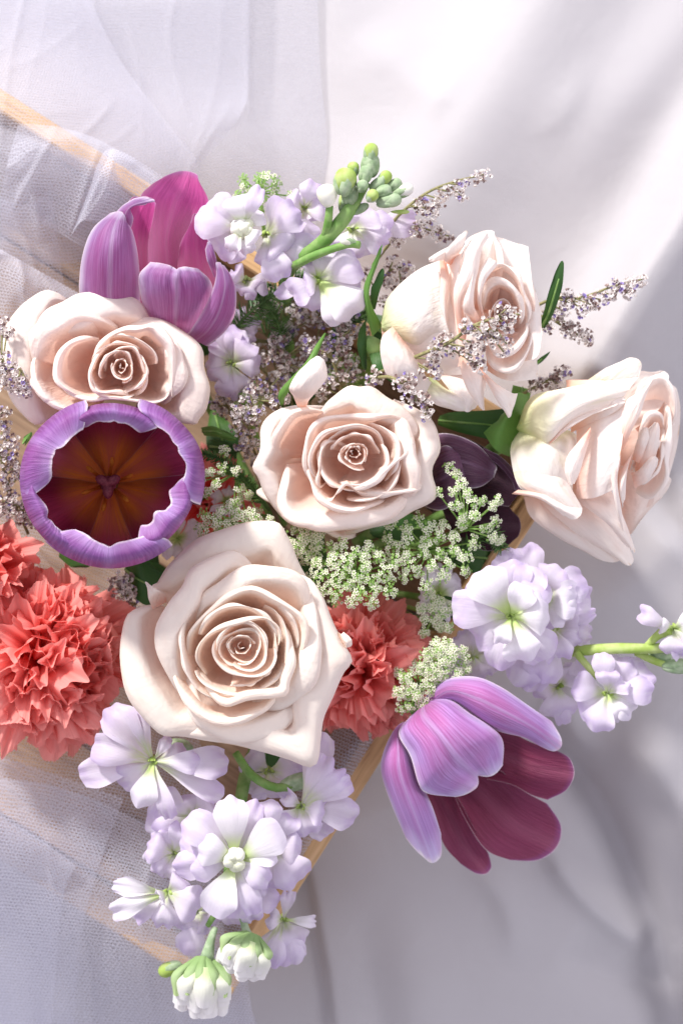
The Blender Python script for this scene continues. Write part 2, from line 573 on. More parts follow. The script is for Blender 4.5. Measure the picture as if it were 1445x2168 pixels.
# ridges (going downward in the picture: negative side = right of the line)
fold([(1720, 0), (1530, 270), (1410, 490), (1310, 650), (1235, 780), (1180, 900)], 230, 76, 190, (.01, .2))
fold([(1260, -300), (1130, 40), (960, 330), (860, 480), (780, 640)], 145, 190, 250, (.01, .3))
fold([(1640, -300), (1450, 40), (1260, 300), (1130, 500)], 50, 120, 110, (.01, .5))
fold([(1060, 1500), (1240, 1640), (1350, 1860), (1420, 2060), (1470, 2400)], -85, 95, 34, (.15, .01))
fold([(1250, 1500), (1400, 1640), (1500, 1850), (1560, 2300)], 80, 75, 150, (.3, .01))
fold([(1120, 1720), (1200, 1860), (1300, 1960), (1390, 2020)], 34, 30, 45, (.3, .2))
fold([(900, 1900), (860, 2060), (900, 2300), (930, 2500)], 28, 90, 130, (.5, .01))
fold([(745, 1850), (790, 2050), (840, 2300), (870, 2500)], -22, 60, 90, (.5, .01))
fold([(1240, 1350), (1200, 1500), (1230, 1650)], 26, 40, 60, (.3, .3))
fold([(960, 1800), (1060, 1900), (1100, 2060)], 20, 34, 60, (.4, .4))
fold([(1300, 900), (1420, 1000), (1500, 1180)], 30, 50, 60, (.2, .2))
fold([(760, 60), (880, 200), (960, 260)], 14, 50, 60, (.3, .3))
fold([(1445, 1120), (1300, 1250), (1150, 1290), (1080, 1380)], 40, 120, 90, (.1, .4))
fold([(1180, 2000), (1320, 2080), (1500, 2090)], -36, 45, 90, (.3, .1))
fold([(640, -200), (740, 100), (900, 240)], 22, 120, 90, (.01, .4))
fold([(1240, 130), (1180, 260), (1090, 330)], 10, 50, 34, (.5, .5))
fold([(60, 1900), (260, 2060), (420, 2300)], 30, 100, 90, (.1, .01))
# the edge where one layer of cloth lies over another
d, al = seg_dist(X, Y, [(600, 1700), (652, 1850), (672, 1960), (690, 2060), (712, 2250), (730, 2500)])
side = np.clip(al / .1, 0, 1)
H += side * 26 / (1 + np.exp(-d / 3.5)) * np.exp(-np.clip(-d, 0, None) / 30) + side * 26 * (d >= 0) * (np.exp(-d / 420) - 1) / (1 + np.exp(-d / 3.5))
d, al = seg_dist(X, Y, [(500, 2060), (514, 2130), (520, 2400)])
H += 14 / (1 + np.exp(-d / 3)) * np.exp(-np.abs(d) / 90)
d, al = seg_dist(X, Y, [(1070, 1290), (1130, 1330), (1160, 1440)])
rs = np.random.RandomState(4)
for _ in range(16):
    a = rs.uniform(0, 6.28); f = rs.uniform(.0015, .007)
    H += (0.030 / f) * .22 * np.sin((X * np.cos(a) + Y * np.sin(a)) * f * 2 + rs.uniform(0, 6.28))
H -= H[260:330, 200:260].mean()
H = np.clip(H, -220, 260)
# under the tray the cloth lies flat
G = np.stack([X, Y, H], -1)
V = np.stack([(X - 722.5) * 1.15 * PX, (1084 - Y) * 1.15 * PX, (H) * PX], -1)
cl = mesh_obj("cloth_ground", V.reshape(-1, 3), gridfaces(520, 430, True), M_CLOTH, origin=(0, 0, 0))
tag(cl, "white draped cloth with soft diagonal folds under the tray", None, "structure")

# ------------------------------------------------------------------ wooden tray
TR = thing("wooden_tray", "pale wooden tray under the bouquet, its rim showing at both sides", "tray", (560, 1200, 30))
ZR, ZB = 300.0, 60.0
cR = W((1219, 965, ZR))[:2]; cB = W((478, 2125, ZR))[:2]
ev = cB - cR; lenR = np.linalg.norm(ev); ev /= lenR
pv = np.array([ev[1], -ev[0]])
if pv[0] > 0: pv = -pv
lenT = 1750 * PX


def board(name, a, b, thick, z0, z1, inward, parent, seed=0, mat=None):
    """a plank standing from a to b (metres, plan), thick towards `inward`"""
    a = np.array(a); b = np.array(b); d = (b - a) / np.linalg.norm(b - a); n = np.array(inward)
    bv = 5 * PX
    V, F, UV = [], [], []
    prof = [(0, z0), (0, z1 - bv), (bv, z1), (thick - bv, z1), (thick, z1 - bv), (thick, z0)]
    Ln = np.linalg.norm(b - a)
    K = 8
    for i in range(K + 1):
        q = a + (b - a) * i / K
        for j, (t, z) in enumerate(prof):
            p = q + n * t
            V.append((p[0], p[1], z)); UV.append((i / K * Ln * 12, (t + z) * 10 + seed))
    m_ = len(prof)
    for i in range(K):
        for j in range(m_):
            k = (j + 1) % m_
            F.append((i * m_ + j, i * m_ + k, (i + 1) * m_ + k, (i + 1) * m_ + j))
    F.append(tuple(range(m_))); F.append(tuple(K * m_ + j for j in range(m_))[::-1])
    return mesh_obj(name, V, F, mat or M_WOOD, parent, uv=UV, smooth=False)


th = 44 * PX
board("side_board", cR, cB, th, ZB * PX * .4, ZR * PX, pv, TR, .1)
q = cR + pv * (th + 1 * PX)
board("side_board", q, cR + pv * lenT, th, ZB * PX * .4, ZR * PX, ev, TR, .7)
q = cB + pv * (th + 1 * PX)
board("side_board", q, cB + pv * lenT, th, ZB * PX * .4, ZR * PX, -ev, TR, 1.3)
board("side_board", cR + pv * (lenT + 1 * PX), cB + pv * (lenT + 1 * PX), th, ZB * PX * .4, ZR * PX, pv, TR, 1.9)
nb = 6
wdt = (lenR - 2 * th) / nb
for i in range(nb):
    a = cR + ev * (th + i * wdt + 1.5 * PX) + pv * (th + 2 * PX)
    b = a + pv * (lenT - 2 * th)
    board("floor_board", a, b, wdt - 5 * PX, 30 * PX, ZB * PX, ev, TR, 2 + .37 * i, M_WOOD_SHADE)
# added pale strip standing in for light caught along the lower wall's foot
a = cB - ev * (th + 46 * PX) + pv * (th + 3 * PX)
board("light_catch_strip", a, a + pv * (lenT - 2 * th), 34 * PX, ZB * PX + .0005, (ZB + 90) * PX, ev, TR, 5.5)

# ------------------------------------------------------------------ tulle
TV = thing("tulle_veil", "sheer white tulle veil lying over the left of the tray and cloth", "tulle", (200, 600, 40))


def net(ctrl, mat, name="veil_layer", nu=110, nv=110, folds=(), seed=0, cell=7.5, amp=8):
    G = cr(cr(ctrl, nv, 0), nu, 1)
    u, v = np.meshgrid(np.linspace(0, 1, nu), np.linspace(0, 1, nv))
    G[..., 2] += amp * waves(u, v, seed, 9, 5, 6)
    for f in folds:   # creases: (polyline ; height ; width)
        d, al = seg_dist(G[..., 0], G[..., 1], f[0])
        G[..., 2] += f[1] * .6 / (1 + (d / (f[2] * 1.5)) ** 2) ** 1.2 * np.clip(al * 8, 0, 1) * np.clip((1 - al) * 8, 0, 1)
    wd = np.linalg.norm(np.diff(G, axis=1), axis=-1)
    hg = np.linalg.norm(np.diff(G, axis=0), axis=-1)
    U = np.concatenate([np.zeros((nv, 1)), np.cumsum(wd, 1)], 1) / cell
    Vv = np.concatenate([np.zeros((1, nu)), np.cumsum(hg, 0)], 0) / cell
    U = U[nv // 2][None].repeat(nv, 0); Vv = Vv[:, nu // 2][:, None].repeat(nu, 1)
    return sheet(name, G, mat, TV, uv=np.stack([U, Vv], -1))


CR1 = [([(145, -40), (250, 110), (340, 240), (430, 372)], 22, 5), ([(105, -40), (88, 80), (60, 170), (42, 250)], 20, 5), ([(162, -20), (165, 130)], 12, 4),
       ([(268, 20), (296, 160), (303, 330)], 14, 5), ([(470, -40), (466, 110), (450, 210), (395, 370)], 14, 6), ([(524, -40), (523, 120), (528, 260)], 16, 5),
       ([(495, 215), (450, 280), (395, 372)], 14, 5), ([(40, 250), (110, 238), (180, 230), (250, 205)], 18, 5), ([(60, 40), (20, 90), (-30, 140)], 14, 5), ([(560, 260), (620, 360), (650, 420)], 10, 5)]
net([[(-120, -120, 70), (120, -120, 90), (400, -120, 80), (668, -120, 70)],
     [(-120, 150, 120), (130, 160, 130), (410, 150, 100), (678, 150, 60)],
     [(-120, 330, 330), (140, 380, 340), (420, 350, 210), (692, 330, 60)],
     [(-120, 520, 330), (110, 560, 300), (380, 520, 180), (660, 520, 60)]], M_TULLE, seed=3, amp=7, folds=CR1, nu=200, nv=170)
net([[(-120, -120, 95), (120, -120, 115), (330, -120, 105), (525, -120, 95)],
     [(-120, 150, 145), (130, 160, 155), (330, 150, 125), (527, 150, 90)],
     [(-120, 330, 345), (100, 380, 355), (300, 350, 250), (505, 250, 140)],
     [(-120, 520, 345), (80, 560, 315), (240, 520, 200), (400, 372, 160)]], M_TULLE, seed=4, amp=9, nu=170, nv=150,
    folds=[([(200, -40), (215, 60), (330, 200)], 14, 6), ([(380, -40), (360, 90), (400, 260)], 12, 6), ([(0, 150), (80, 120), (190, 40)], 14, 6), ([(300, 250), (240, 300), (150, 310)], 14, 6)])
net([[(-120, -120, 120), (-20, -120, 140), (70, -120, 130), (150, -100, 130)],
     [(-120, 60, 160), (20, 60, 170), (130, 80, 170), (240, 100, 160)],
     [(-120, 230, 345), (60, 240, 360), (200, 250, 290), (335, 240, 210)],
     [(-120, 420, 350), (80, 430, 360), (240, 420, 310), (425, 372, 200)],
     [(-120, 640, 310), (60, 640, 310), (200, 620, 270), (330, 520, 190)]], M_TULLE, seed=5, amp=10, nu=150, nv=170,
    folds=[([(60, -40), (20, 140), (0, 330)], 18, 6), ([(250, 205), (180, 280), (120, 300), (30, 370)], 18, 6), ([(-20, 300), (60, 380), (90, 520)], 22, 8)])
# gathered loop over the tray's upper rim
net([[(40, 262, 345), (120, 268, 360), (220, 300, 360), (330, 372, 340)],
     [(20, 330, 385), (110, 300, 415), (220, 318, 405), (345, 400, 365)],
     [(0, 420, 355), (90, 360, 395), (215, 380, 405), (330, 440, 375)],
     [(-30, 560, 305), (60, 470, 335), (170, 520, 345), (250, 560, 325)]], M_TULLE, seed=8, amp=12,
    folds=[([(130, 250), (90, 330), (40, 420), (10, 480)], 26, 7), ([(215, 300), (180, 400), (150, 500)], 24, 7), ([(90, 300), (30, 350), (0, 360)], 20, 7)])
net([[(205, 352, 365), (225, 318, 385), (262, 322, 385), (345, 372, 345)],
     [(190, 400, 385), (215, 375, 415), (262, 365, 405), (330, 410, 365)],
     [(150, 500, 365), (172, 470, 385), (200, 470, 375), (240, 480, 355)]], M_TULLE2, seed=9, amp=6, nu=70, nv=70,
    folds=[([(240, 320), (225, 400), (165, 490)], 18, 6), ([(200, 340), (230, 325), (300, 350)], 14, 6)])
# whiter folds at the far left
net([[(-90, 470, 340), (-10, 520, 360), (60, 560, 360), (175, 625, 340)],
     [(-90, 560, 370), (10, 575, 400), (80, 610, 400), (170, 650, 350)],
     [(-90, 640, 360), (0, 650, 380), (60, 660, 380), (150, 720, 340)],
     [(-90, 760, 330), (0, 760, 340), (60, 760, 340), (140, 800, 320)]], M_TULLE2, seed=12, amp=12,
    folds=[([(-40, 560), (0, 536), (40, 550), (52, 620), (60, 700)], 36, 8), ([(80, 560), (120, 620), (160, 650)], 22, 8)])
net([[(-60, 380, 340), (10, 420, 350), (60, 430, 350), (110, 400, 350)],
     [(-60, 520, 330), (20, 560, 350), (80, 560, 340), (130, 560, 330)],
     [(-60, 700, 310), (20, 700, 320), (90, 700, 310), (150, 690, 310)]], M_TULLE, seed=13, amp=16, nu=80, nv=80,
    folds=[([(0, 400), (60, 520), (90, 640)], 28, 8)])
# lower left
net([[(-150, 1060, 330), (60, 1080, 330), (170, 1110, 300), (330, 1180, 260)],
     [(-150, 1400, 330), (60, 1440, 300), (230, 1480, 280), (420, 1560, 260)],
     [(-150, 1700, 330), (80, 1720, 345), (270, 1740, 335), (500, 1800, 320)],
     [(-150, 1960, 220), (60, 1980, 240), (300, 2010, 310), (520, 2040, 345)],
     [(-150, 2300, 60), (100, 2320, 60), (330, 2320, 60), (560, 2320, 40)]], M_TULLE2, seed=15, amp=6, nu=170, nv=190,
    folds=[([(120, 1820), (150, 1930), (190, 2040), (200, 2250)], 16, 6), ([(20, 1840), (90, 1960), (120, 2200)], 14, 7), ([(370, 2000), (390, 2200)], 10, 7)])
net([[(-150, 1560, 350), (0, 1600, 350), (120, 1640, 350), (262, 1690, 350)],
     [(-150, 1760, 350), (0, 1780, 355), (110, 1800, 355), (215, 1820, 355)],
     [(-150, 1980, 240), (-10, 1980, 250), (90, 1980, 260), (172, 1990, 275)],
     [(-150, 2300, 80), (0, 2300, 80), (80, 2300, 80), (150, 2300, 80)]], M_TULLE2, seed=17, amp=6, nu=120, nv=140,
    folds=[([(100, 1760), (120, 1900), (160, 2000)], 12, 6), ([(0, 1900), (60, 2050), (80, 2250)], 14, 7)])
net([[(-150, 1660, 365), (-60, 1700, 365), (60, 1760, 365), (160, 1830, 365)],
     [(-150, 1860, 300), (-60, 1880, 300), (40, 1900, 300), (130, 1930, 300)],
     [(-150, 2300, 100), (0, 2300, 100), (60, 2300, 100), (100, 2300, 100)]], M_TULLE2, seed=18, amp=8, nu=90, nv=100)
net([[(-150, 1640, 380), (100, 1660, 370), (300, 1740, 360), (440, 1840, 350)],
     [(-150, 1840, 330), (100, 1860, 330), (300, 1900, 350), (470, 1950, 355)],
     [(-150, 2040, 230), (100, 2060, 240), (330, 2080, 250), (520, 2100, 280)],
     [(-150, 2320, 80), (140, 2320, 80), (350, 2320, 80), (600, 2320, 70)]], M_TULLE2, seed=19, amp=12, nu=120, nv=120,
    folds=[([(330, 1800), (300, 1950), (330, 2200)], 16, 7)])
# strip hanging inside the right-hand rim
net([[(870, 1440, 300), (830, 1440, 330), (790, 1440, 300)],
     [(770, 1600, 300), (735, 1590, 330), (690, 1570, 300)],
     [(690, 1730, 300), (655, 1720, 330), (610, 1710, 300)],
     [(600, 1880, 300), (570, 1880, 330), (520, 1860, 300)]], M_TULLE2, seed=21, amp=5, nu=40, nv=90)


# ------------------------------------------------------------------ roses
def cup_petal(root, c, z0, edge, lip, zr, drop, mat, seed=0, tucked=80, nu=38, nv=22, curl=0.0, belly=.8, wr=4):
    """a petal seen from above: edge = its outer edge in plan; it rises from the heart to a ridge and rolls over by `lip`"""
    c = np.array(c, float)
    z0 = max(z0, zr - 150)
    drop *= .6
    lip = lip * (.5 if lip < 36 else .8)
    E = resample(np.array([p[:2] for p in edge], float), nu)
    u = np.linspace(0, 1, nu)
    sn = np.sin(np.pi * np.clip(u, 0.001, .999))
    w = 0.04 + 0.96 * sn ** 0.62
    D = E - c
    E = c + D * (1 - .07 * (1 - sn ** .35))[:, None]
    D = E - c
    r = np.linalg.norm(D, axis=1, keepdims=True) + 1e-6
    w = w * (1 + .22 * waves(u, u * 0, seed + 11, 7, 1))
    Rg = E - D / r * (np.minimum(lip, r[:, 0] * .75) * w)[:, None]
    zz = zr - tucked * (1 - sn ** .45) + 6 * waves(u, u * 0, seed, 5, 1)
    dr = drop * w
    rows = []
    dz = zz - z0
    k = np.clip((lip - 8) / 40.0, 0, 1)      # wide lips flare more gently than the upright inner petals
    for f, g in ((.12, 0), (.44 + .08 * (1 - k), .10), (.66 + .08 * (1 - k), .34), (.84 + .06 * (1 - k), .68), (.95, .88)):
        P = c + (Rg - c) * f
        rows.append(np.c_[P, z0 + dz * g])
    for f, g in ((.08, .03), (.5, -.03), (.86, .25), (1.0, 1.0)):
        P = Rg + (E - Rg) * f
        rows.append(np.c_[P, zz - dr * g])
    G = cr(np.array(rows), nv, 0)
    return sheet("petal", G, mat, root, wrinkle=wr * (1 if lip < 30 else 1.4), wf=(7, 3), seed=seed + 3, edgefreq=16, edgeamp=5)


def heart(root, c, R, n, z, zin, mat, sx=1, sy=1, rot=0, seed=0, z0=400, drift=(0, 0), span=215, lipk=.20):
    r_ = np.random.RandomState(seed)
    for i in range(n):
        f = i / max(1, n - 1)
        r = R * (1 - f) ** 0.85 * .86 + R * .14
        a0 = rot + i * 141 + r_.uniform(-35, 35)
        A = np.radians(np.linspace(a0, a0 + span, 14))
        rr = r * (1.06 - .14 * np.linspace(0, 1, 14)) * (1 + .09 * np.sin(2.4 * A + r_.uniform(0, 6)))
        cc = (c[0] + drift[0] * f, c[1] + drift[1] * f)
        E = [(cc[0] + x * sx * math.cos(t), cc[1] + x * sy * math.sin(t)) for x, t in zip(rr, A)]
        zt = z + (zin - z) * f + r_.uniform(-4, 4)
        cup_petal(root, cc, zt - 60, E, max(2.5, r * lipk * .42), zt, 3, mat, seed * 31 + i, tucked=10, nu=30, nv=16, belly=.86, wr=1.5)


def patch(root, Lp, Rp, z, bulge, mat, side='out', tip=None, name="petal", nu=26, nv=26, seed=0, wr=3, ea=3, ef=10, edge_z=0, label=None, ridge=0, notch=0):
    """a petal laid between its two side edges, base first; bulge lifts the middle, tip pushes out the end"""
    n = len(Lp)
    z = np.interp(np.linspace(0, 1, n), np.linspace(0, 1, len(z)), z) if not np.isscalar(z) else np.full(n, z)
    b = np.interp(np.linspace(0, 1, n), np.linspace(0, 1, len(bulge)), bulge) if not np.isscalar(bulge) else np.full(n, bulge)
    T = np.linspace(0, 1, 7)
    rows = []
    for i in range(n):
        a, c = np.array(Lp[i][:2], float), np.array(Rp[i][:2], float)
        row = []
        for t in T:
            k = (4 * t * (1 - t))
            p = a + (c - a) * t
            if tip is not None and i == n - 1:
                mm = (a + c) / 2
                p = p + (np.array(tip) - mm) * k ** .7
            if tip is not None and i == n - 2:
                mm = (a + c) / 2
                p = p + (np.array(tip) - (np.array(Lp[-1][:2]) + np.array(Rp[-1][:2])) / 2) * k ** .7 * .35
            row.append((p[0], p[1], z[i] + b[i] * k ** .75 + (edge_z if i == n - 1 else 0)))
        rows.append(row)
    G = cr(cr(rows, nv, 0), nu, 1)
    if notch:
        u = np.linspace(0, 1, nu); v = np.linspace(0, 1, nv)
        dd = (G[-1].mean(0) - G[0].mean(0))[:2]; dd /= np.linalg.norm(dd)
        G[..., :2] -= dd * (notch * np.exp(-(np.abs(u - .5) / .09) ** 1.3)[None] * (v[:, None] ** 7))[..., None]
        G[..., 2] -= .5 * notch * np.exp(-((u - .5) / .06) ** 2)[None] * v[:, None] ** 4
    if ridge:
        u = np.linspace(0, 1, nu)
        G[..., 2] += ridge * (np.exp(-((u - .5) / .035) ** 2) - .8 * np.exp(-((u - .42) / .04) ** 2) - .8 * np.exp(-((u - .58) / .04) ** 2))[None] * np.linspace(.3, 1, nv)[:, None]
    return sheet(name, G, mat, root, side=side, wrinkle=wr, wf=(4, 3), seed=seed, edgefreq=ef, edgeamp=ea, label=label)


BIND = (640, 1230, 110)


def stem(root, base, r=14, mat=None, bend=(0, 0), name="stem"):
    b = np.array(base, float); e = np.array(BIND, float) + np.array([(b[0] - 640) * .25, (b[1] - 1230) * .25, 0])
    if b[0] < 20:
        e = b + np.array([40, 60, 0]); e[2] = 110
    mid = (b * .5 + e * .5) + np.array([bend[0], bend[1], (b[2] - e[2]) * -.3])
    tube(name, [b, b * .75 + mid * .25 + np.array([0, 0, -10]), mid, e], [r, r * .9, r * .85], mat or M_GREEN, root, n=14)


GR = "pale pink roses in the bouquet"
# --- big rose in front
A = thing("rose", "largest cream rose, fully open, just above the lower wood rim and between two coral carnations", "rose", (500, 1370, 430), GR)
f = zm(230, 1080, 2.676)
cA = f([(740, 770)])[0]
zA = 470


def RA(edge, lip, zr, drop, s, mat=None, **k):
    cup_petal(A, k.pop('c', cA), zA, f(edge), lip, zr, drop, mat or M_ROSE, s, **k)


RA([(900, 1340), (600, 1320), (420, 1290), (290, 1285), (180, 1160), (90, 1010), (50, 780), (75, 600), (150, 540), (240, 515)], 72, 640, 46, 1)
RA([(215, 470), (218, 410), (250, 405), (330, 300), (480, 180), (640, 118), (820, 75), (952, 66), (1010, 140), (1060, 225), (1130, 350), (1180, 400)], 92, 650, 40, 2)
RA([(1090, 330), (1170, 375), (1230, 480), (1275, 620), (1330, 740), (1386, 850), (1330, 930), (1270, 1060), (1215, 1180), (1195, 1300), (1160, 1446), (1020, 1410), (880, 1375), (700, 1335), (500, 1310), (380, 1280)], 110, 655, 60, 3, nu=54, tucked=40)
RA([(360, 870), (420, 1080), (480, 1200), (600, 1290), (760, 1335), (900, 1305), (1010, 1250), (1080, 1160), (1140, 1020)], 62, 668, 30, 4)
RA([(1120, 360), (1170, 480), (1200, 640), (1205, 800), (1180, 960), (1080, 1090), (940, 1140), (800, 1120)], 56, 680, 26, 5)
RA([(420, 1090), (340, 980), (290, 870), (268, 740), (280, 640), (350, 520), (420, 430), (460, 345), (560, 280), (700, 226), (790, 270), (850, 320)], 62, 692, 26, 6)
RA([(450, 640), (500, 500), (600, 420), (720, 345), (830, 310), (960, 322), (1080, 360), (1140, 430), (1150, 560)], 50, 698, 22, 7)
RA([(350, 860), (360, 980), (420, 1090), (520, 1190), (650, 1228), (760, 1205), (880, 1160), (950, 1090), (1010, 1030)], 34, 694, 22, 8)
RA([(430, 860), (430, 720), (500, 610), (600, 520), (700, 458), (820, 430), (960, 490), (1080, 560), (1140, 640), (1130, 780), (1080, 900)], 26, 706, 15, 9)
RA([(480, 900), (540, 1000), (650, 1112), (790, 1082), (940, 1060), (1010, 1040), (1020, 970), (1060, 850), (1040, 720), (990, 640)], 34, 708, 20, 10)
RA([(540, 945), (486, 850), (510, 750), (600, 670), (720, 625), (880, 600), (960, 650), (985, 720), (960, 810), (920, 880)], 17, 712, 10, 11)
heart(A, f([(765, 790)])[0], 64, 9, 712, 690, M_ROSE, 1.05, .98, 20, 11, z0=560, drift=(-4, -10))
for i, (r0, a0, sp) in enumerate([(92, 200, 150), (104, 20, 130), (122, 110, 120), (128, 250, 110), (84, 320, 140), (112, 300, 120)]):
    A_ = np.radians(np.linspace(a0, a0 + sp, 12))
    E_pts = [(cA[0] - 4 + r0 * (1 + .05 * math.sin(3 * t + i)) * 1.04 * math.cos(t), cA[1] + 4 + r0 * math.sin(t)) for t in A_]
    cup_petal(A, cA, 560, E_pts, 9, 706 - i * 2 - (r0 - 84) * .3, 8, M_ROSE, 160 + i, tucked=30)
# small curled corners
patch(A, f([(250, 560), (225, 500), (212, 440)]), f([(330, 520), (320, 470), (262, 482)]), [600, 640, 640], [10, 14, 8], M_ROSE, tip=f([(216, 408)])[0], seed=3)
patch(A, f([(1290, 680), (1310, 700), (1330, 690)]), f([(1320, 790), (1345, 780), (1362, 770)]), [600, 640, 630], 12, M_ROSE, tip=f([(1372, 730)])[0], seed=5)
stem(A, (500, 1350, 460))

# --- centre rose
B = thing("rose", "cream rose in the middle of the bouquet, with one petal rolled up above its edge", "rose", (740, 970, 380), GR)
f = zm(520, 740, 3.284)
cB2 = f([(760, 740)])[0]
zB = 420


def RB(edge, lip, zr, drop, s, mat=None, **k):
    cup_petal(B, k.pop('c', cB2), zB, f(edge), lip, zr, drop, mat or M_PINK, s, **k)


RB([(760, 1330), (640, 1325), (560, 1290), (480, 1260), (300, 1130), (60, 1010), (90, 960)], 30, 560, 20, 20)
RB([(400, 1240), (260, 1190), (130, 1010), (80, 900), (36, 818), (90, 700), (95, 560), (130, 480), (210, 415), (330, 380), (520, 378)], 48, 596, 32, 21)
RB([(700, 1300), (950, 1215), (1180, 1115), (1290, 1050), (1322, 985), (1300, 830), (1350, 700), (1356, 600), (1340, 520), (1290, 450), (1180, 380), (1050, 308)], 60, 600, 40, 22, nu=48)
RB([(480, 450), (540, 360), (620, 310), (720, 258), (790, 275), (870, 278), (970, 330), (1100, 400), (1200, 520), (1230, 650)], 58, 616, 28, 23)
RB([(255, 800), (230, 960), (210, 1090), (260, 1190), (350, 1232), (412, 1240), (530, 1276), (680, 1262), (860, 1240), (1000, 1190), (1100, 1100), (1180, 980), (1200, 850)], 50, 622, 28, 24, nu=48)
RB([(200, 760), (170, 640), (220, 520), (300, 430), (420, 400), (560, 420)], 26, 618, 18, 25)
RB([(1230, 900), (1210, 980), (1100, 1010), (960, 1030), (850, 1020), (760, 990), (700, 980)], 30, 640, 16, 26)
RB([(960, 440), (1080, 470), (1140, 560), (1190, 720), (1220, 880), (1190, 1000), (1060, 1090)], 40, 634, 24, 27)
RB([(460, 1000), (402, 840), (400, 700), (420, 580), (480, 500), (580, 455), (720, 440), (880, 452), (1010, 440), (1090, 470), (1120, 560)], 24, 648, 15, 28)
RB([(1060, 560), (1140, 640), (1150, 700), (1060, 800), (1000, 870), (920, 945), (780, 985), (690, 955), (620, 930)], 32, 654, 18, 29)
RB([(405, 740), (420, 880), (470, 1020), (570, 1110), (740, 1150), (880, 1100), (980, 1060)], 24, 650, 16, 30)
RB([(500, 960), (430, 820), (440, 700), (520, 580), (650, 530), (800, 510), (920, 560), (970, 660), (990, 780)], 12, 660, 8, 31)
RB([(505, 960), (500, 1010), (580, 1070), (640, 990), (700, 950), (800, 1010), (880, 1000), (930, 940)], 15, 652, 9, 32, c=f([(720, 800)])[0])
RB([(590, 900), (510, 960), (500, 850), (510, 700), (580, 630), (700, 655), (720, 660)], 14, 648, 10, 33, c=f([(640, 800)])[0])
heart(B, f([(765, 740)])[0], 30, 6, 654, 655, M_PINK, 1.15, 1.0, 60, 23, z0=520, drift=(-6, -8))
for i, (r0, a0, sp) in enumerate([(52, 200, 150), (62, 330, 140), (74, 80, 130), (84, 290, 110), (96, 0, 100), (66, 180, 110)]):
    A_ = np.radians(np.linspace(a0, a0 + sp, 12))
    E_pts = [(cB2[0] + r0 * (1 + .06 * math.sin(3 * t + i)) * 1.12 * math.cos(t), cB2[1] + 3 + r0 * math.sin(t)) for t in A_]
    cup_petal(B, cB2, 520, E_pts, 8, 652 - (r0 - 52) * .3, 8, M_PINK, 180 + i, tucked=30)
# petal rolled up above the edge
patch(B, f([(360, 400), (330, 330), (300, 265), (360, 160), (430, 100)]), f([(420, 400), (440, 350), (500, 280), (560, 200), (560, 130)]), [590, 640, 670, 690, 690], [10, 20, 34, 34, 14], M_PALE, tip=f([(505, 50)])[0], seed=9)
tube("sepal", [(520 + 250 / 3.284, 740 + 380 / 3.284, 560), (600, 830, 590), (650, 775, 600), (672, 735, 590), (688, 706, 560)], [4, 9, 8, 6, 2], M_LEAFL, B)
stem(B, (740, 960, 400))

# --- left rose
C = thing("rose", "cream rose at the left, its lower edge hidden behind the open purple tulip", "rose", (260, 790, 350), GR)
f = zm(0, 580, 3.0104)
cC = f([(760, 610)])[0]
zB = 400


def RC(edge, lip, zr, drop, s, mat=None, **k):
    cup_petal(C, k.pop('c', cC), 400, f(edge), lip, zr, drop, mat or M_PINK, s, **k)


RC([(300, 930), (215, 975), (120, 880), (60, 760), (30, 600), (12, 440), (34, 320), (80, 260), (160, 170), (270, 98), (350, 110), (425, 150)], 74, 560, 40, 41)
RC([(190, 480), (200, 370), (270, 262), (390, 180), (500, 122), (680, 88), (790, 110), (900, 165), (975, 270)], 84, 590, 34, 42)
RC([(800, 305), (920, 275), (1060, 300), (1190, 375), (1285, 470), (1310, 600), (1352, 720), (1330, 860), (1285, 930), (1250, 975), (1120, 960), (1000, 900)], 86, 592, 44, 43, nu=48)
RC([(190, 600), (185, 500), (200, 380), (270, 300), (390, 205), (500, 195), (640, 232), (760, 310)], 52, 610, 24, 44)
RC([(640, 860), (500, 900), (360, 870), (240, 790), (190, 690), (190, 560), (240, 470)], 34, 606, 18, 45)
RC([(200, 560), (205, 700), (290, 820), (400, 860), (420, 840)], 30, 612, 16, 55)
RC([(980, 370), (1080, 400), (1160, 500), (1190, 590), (1185, 700), (1120, 780), (1060, 850)], 44, 616, 20, 46)
RC([(620, 390), (520, 402), (420, 440), (355, 520), (335, 620), (360, 700), (450, 770), (560, 815), (680, 800)], 22, 624, 13, 47)
RC([(560, 640), (585, 520), (620, 440), (700, 365), (800, 325), (900, 322), (990, 308), (1060, 370), (1120, 460), (1130, 600), (1120, 720), (1110, 810), (1065, 850)], 30, 634, 18, 48, nu=46)
RC([(350, 690), (440, 770), (570, 815), (700, 800), (880, 820), (1000, 830), (1080, 790), (1110, 690)], 15, 632, 9, 49, belly=.9)
RC([(870, 800), (780, 762), (660, 768), (590, 740), (562, 650), (600, 540), (660, 470), (740, 430)], 12, 640, 7, 50)
RC([(660, 620), (670, 530), (740, 470), (850, 455), (905, 520), (930, 600), (945, 680), (900, 760), (850, 790)], 13, 642, 8, 51)
heart(C, f([(775, 600)])[0], 30, 5, 640, 634, M_PINK, .9, 1.15, 200, 37, z0=520, drift=(0, -4))
for i, (r0, a0, sp) in enumerate([(44, 150, 150), (54, 300, 140), (66, 60, 130), (78, 250, 100), (62, 200, 110)]):
    A_ = np.radians(np.linspace(a0, a0 + sp, 12))
    E_pts = [(cC[0] + 2 + r0 * (1 + .06 * math.sin(3 * t + i)) * 1.05 * math.cos(t), cC[1] + r0 * .98 * math.sin(t)) for t in A_]
    cup_petal(C, cC, 520, E_pts, 8, 640 - (r0 - 44) * .3, 8, M_PINK, 190 + i, tucked=30)
stem(C, (270, 790, 390))

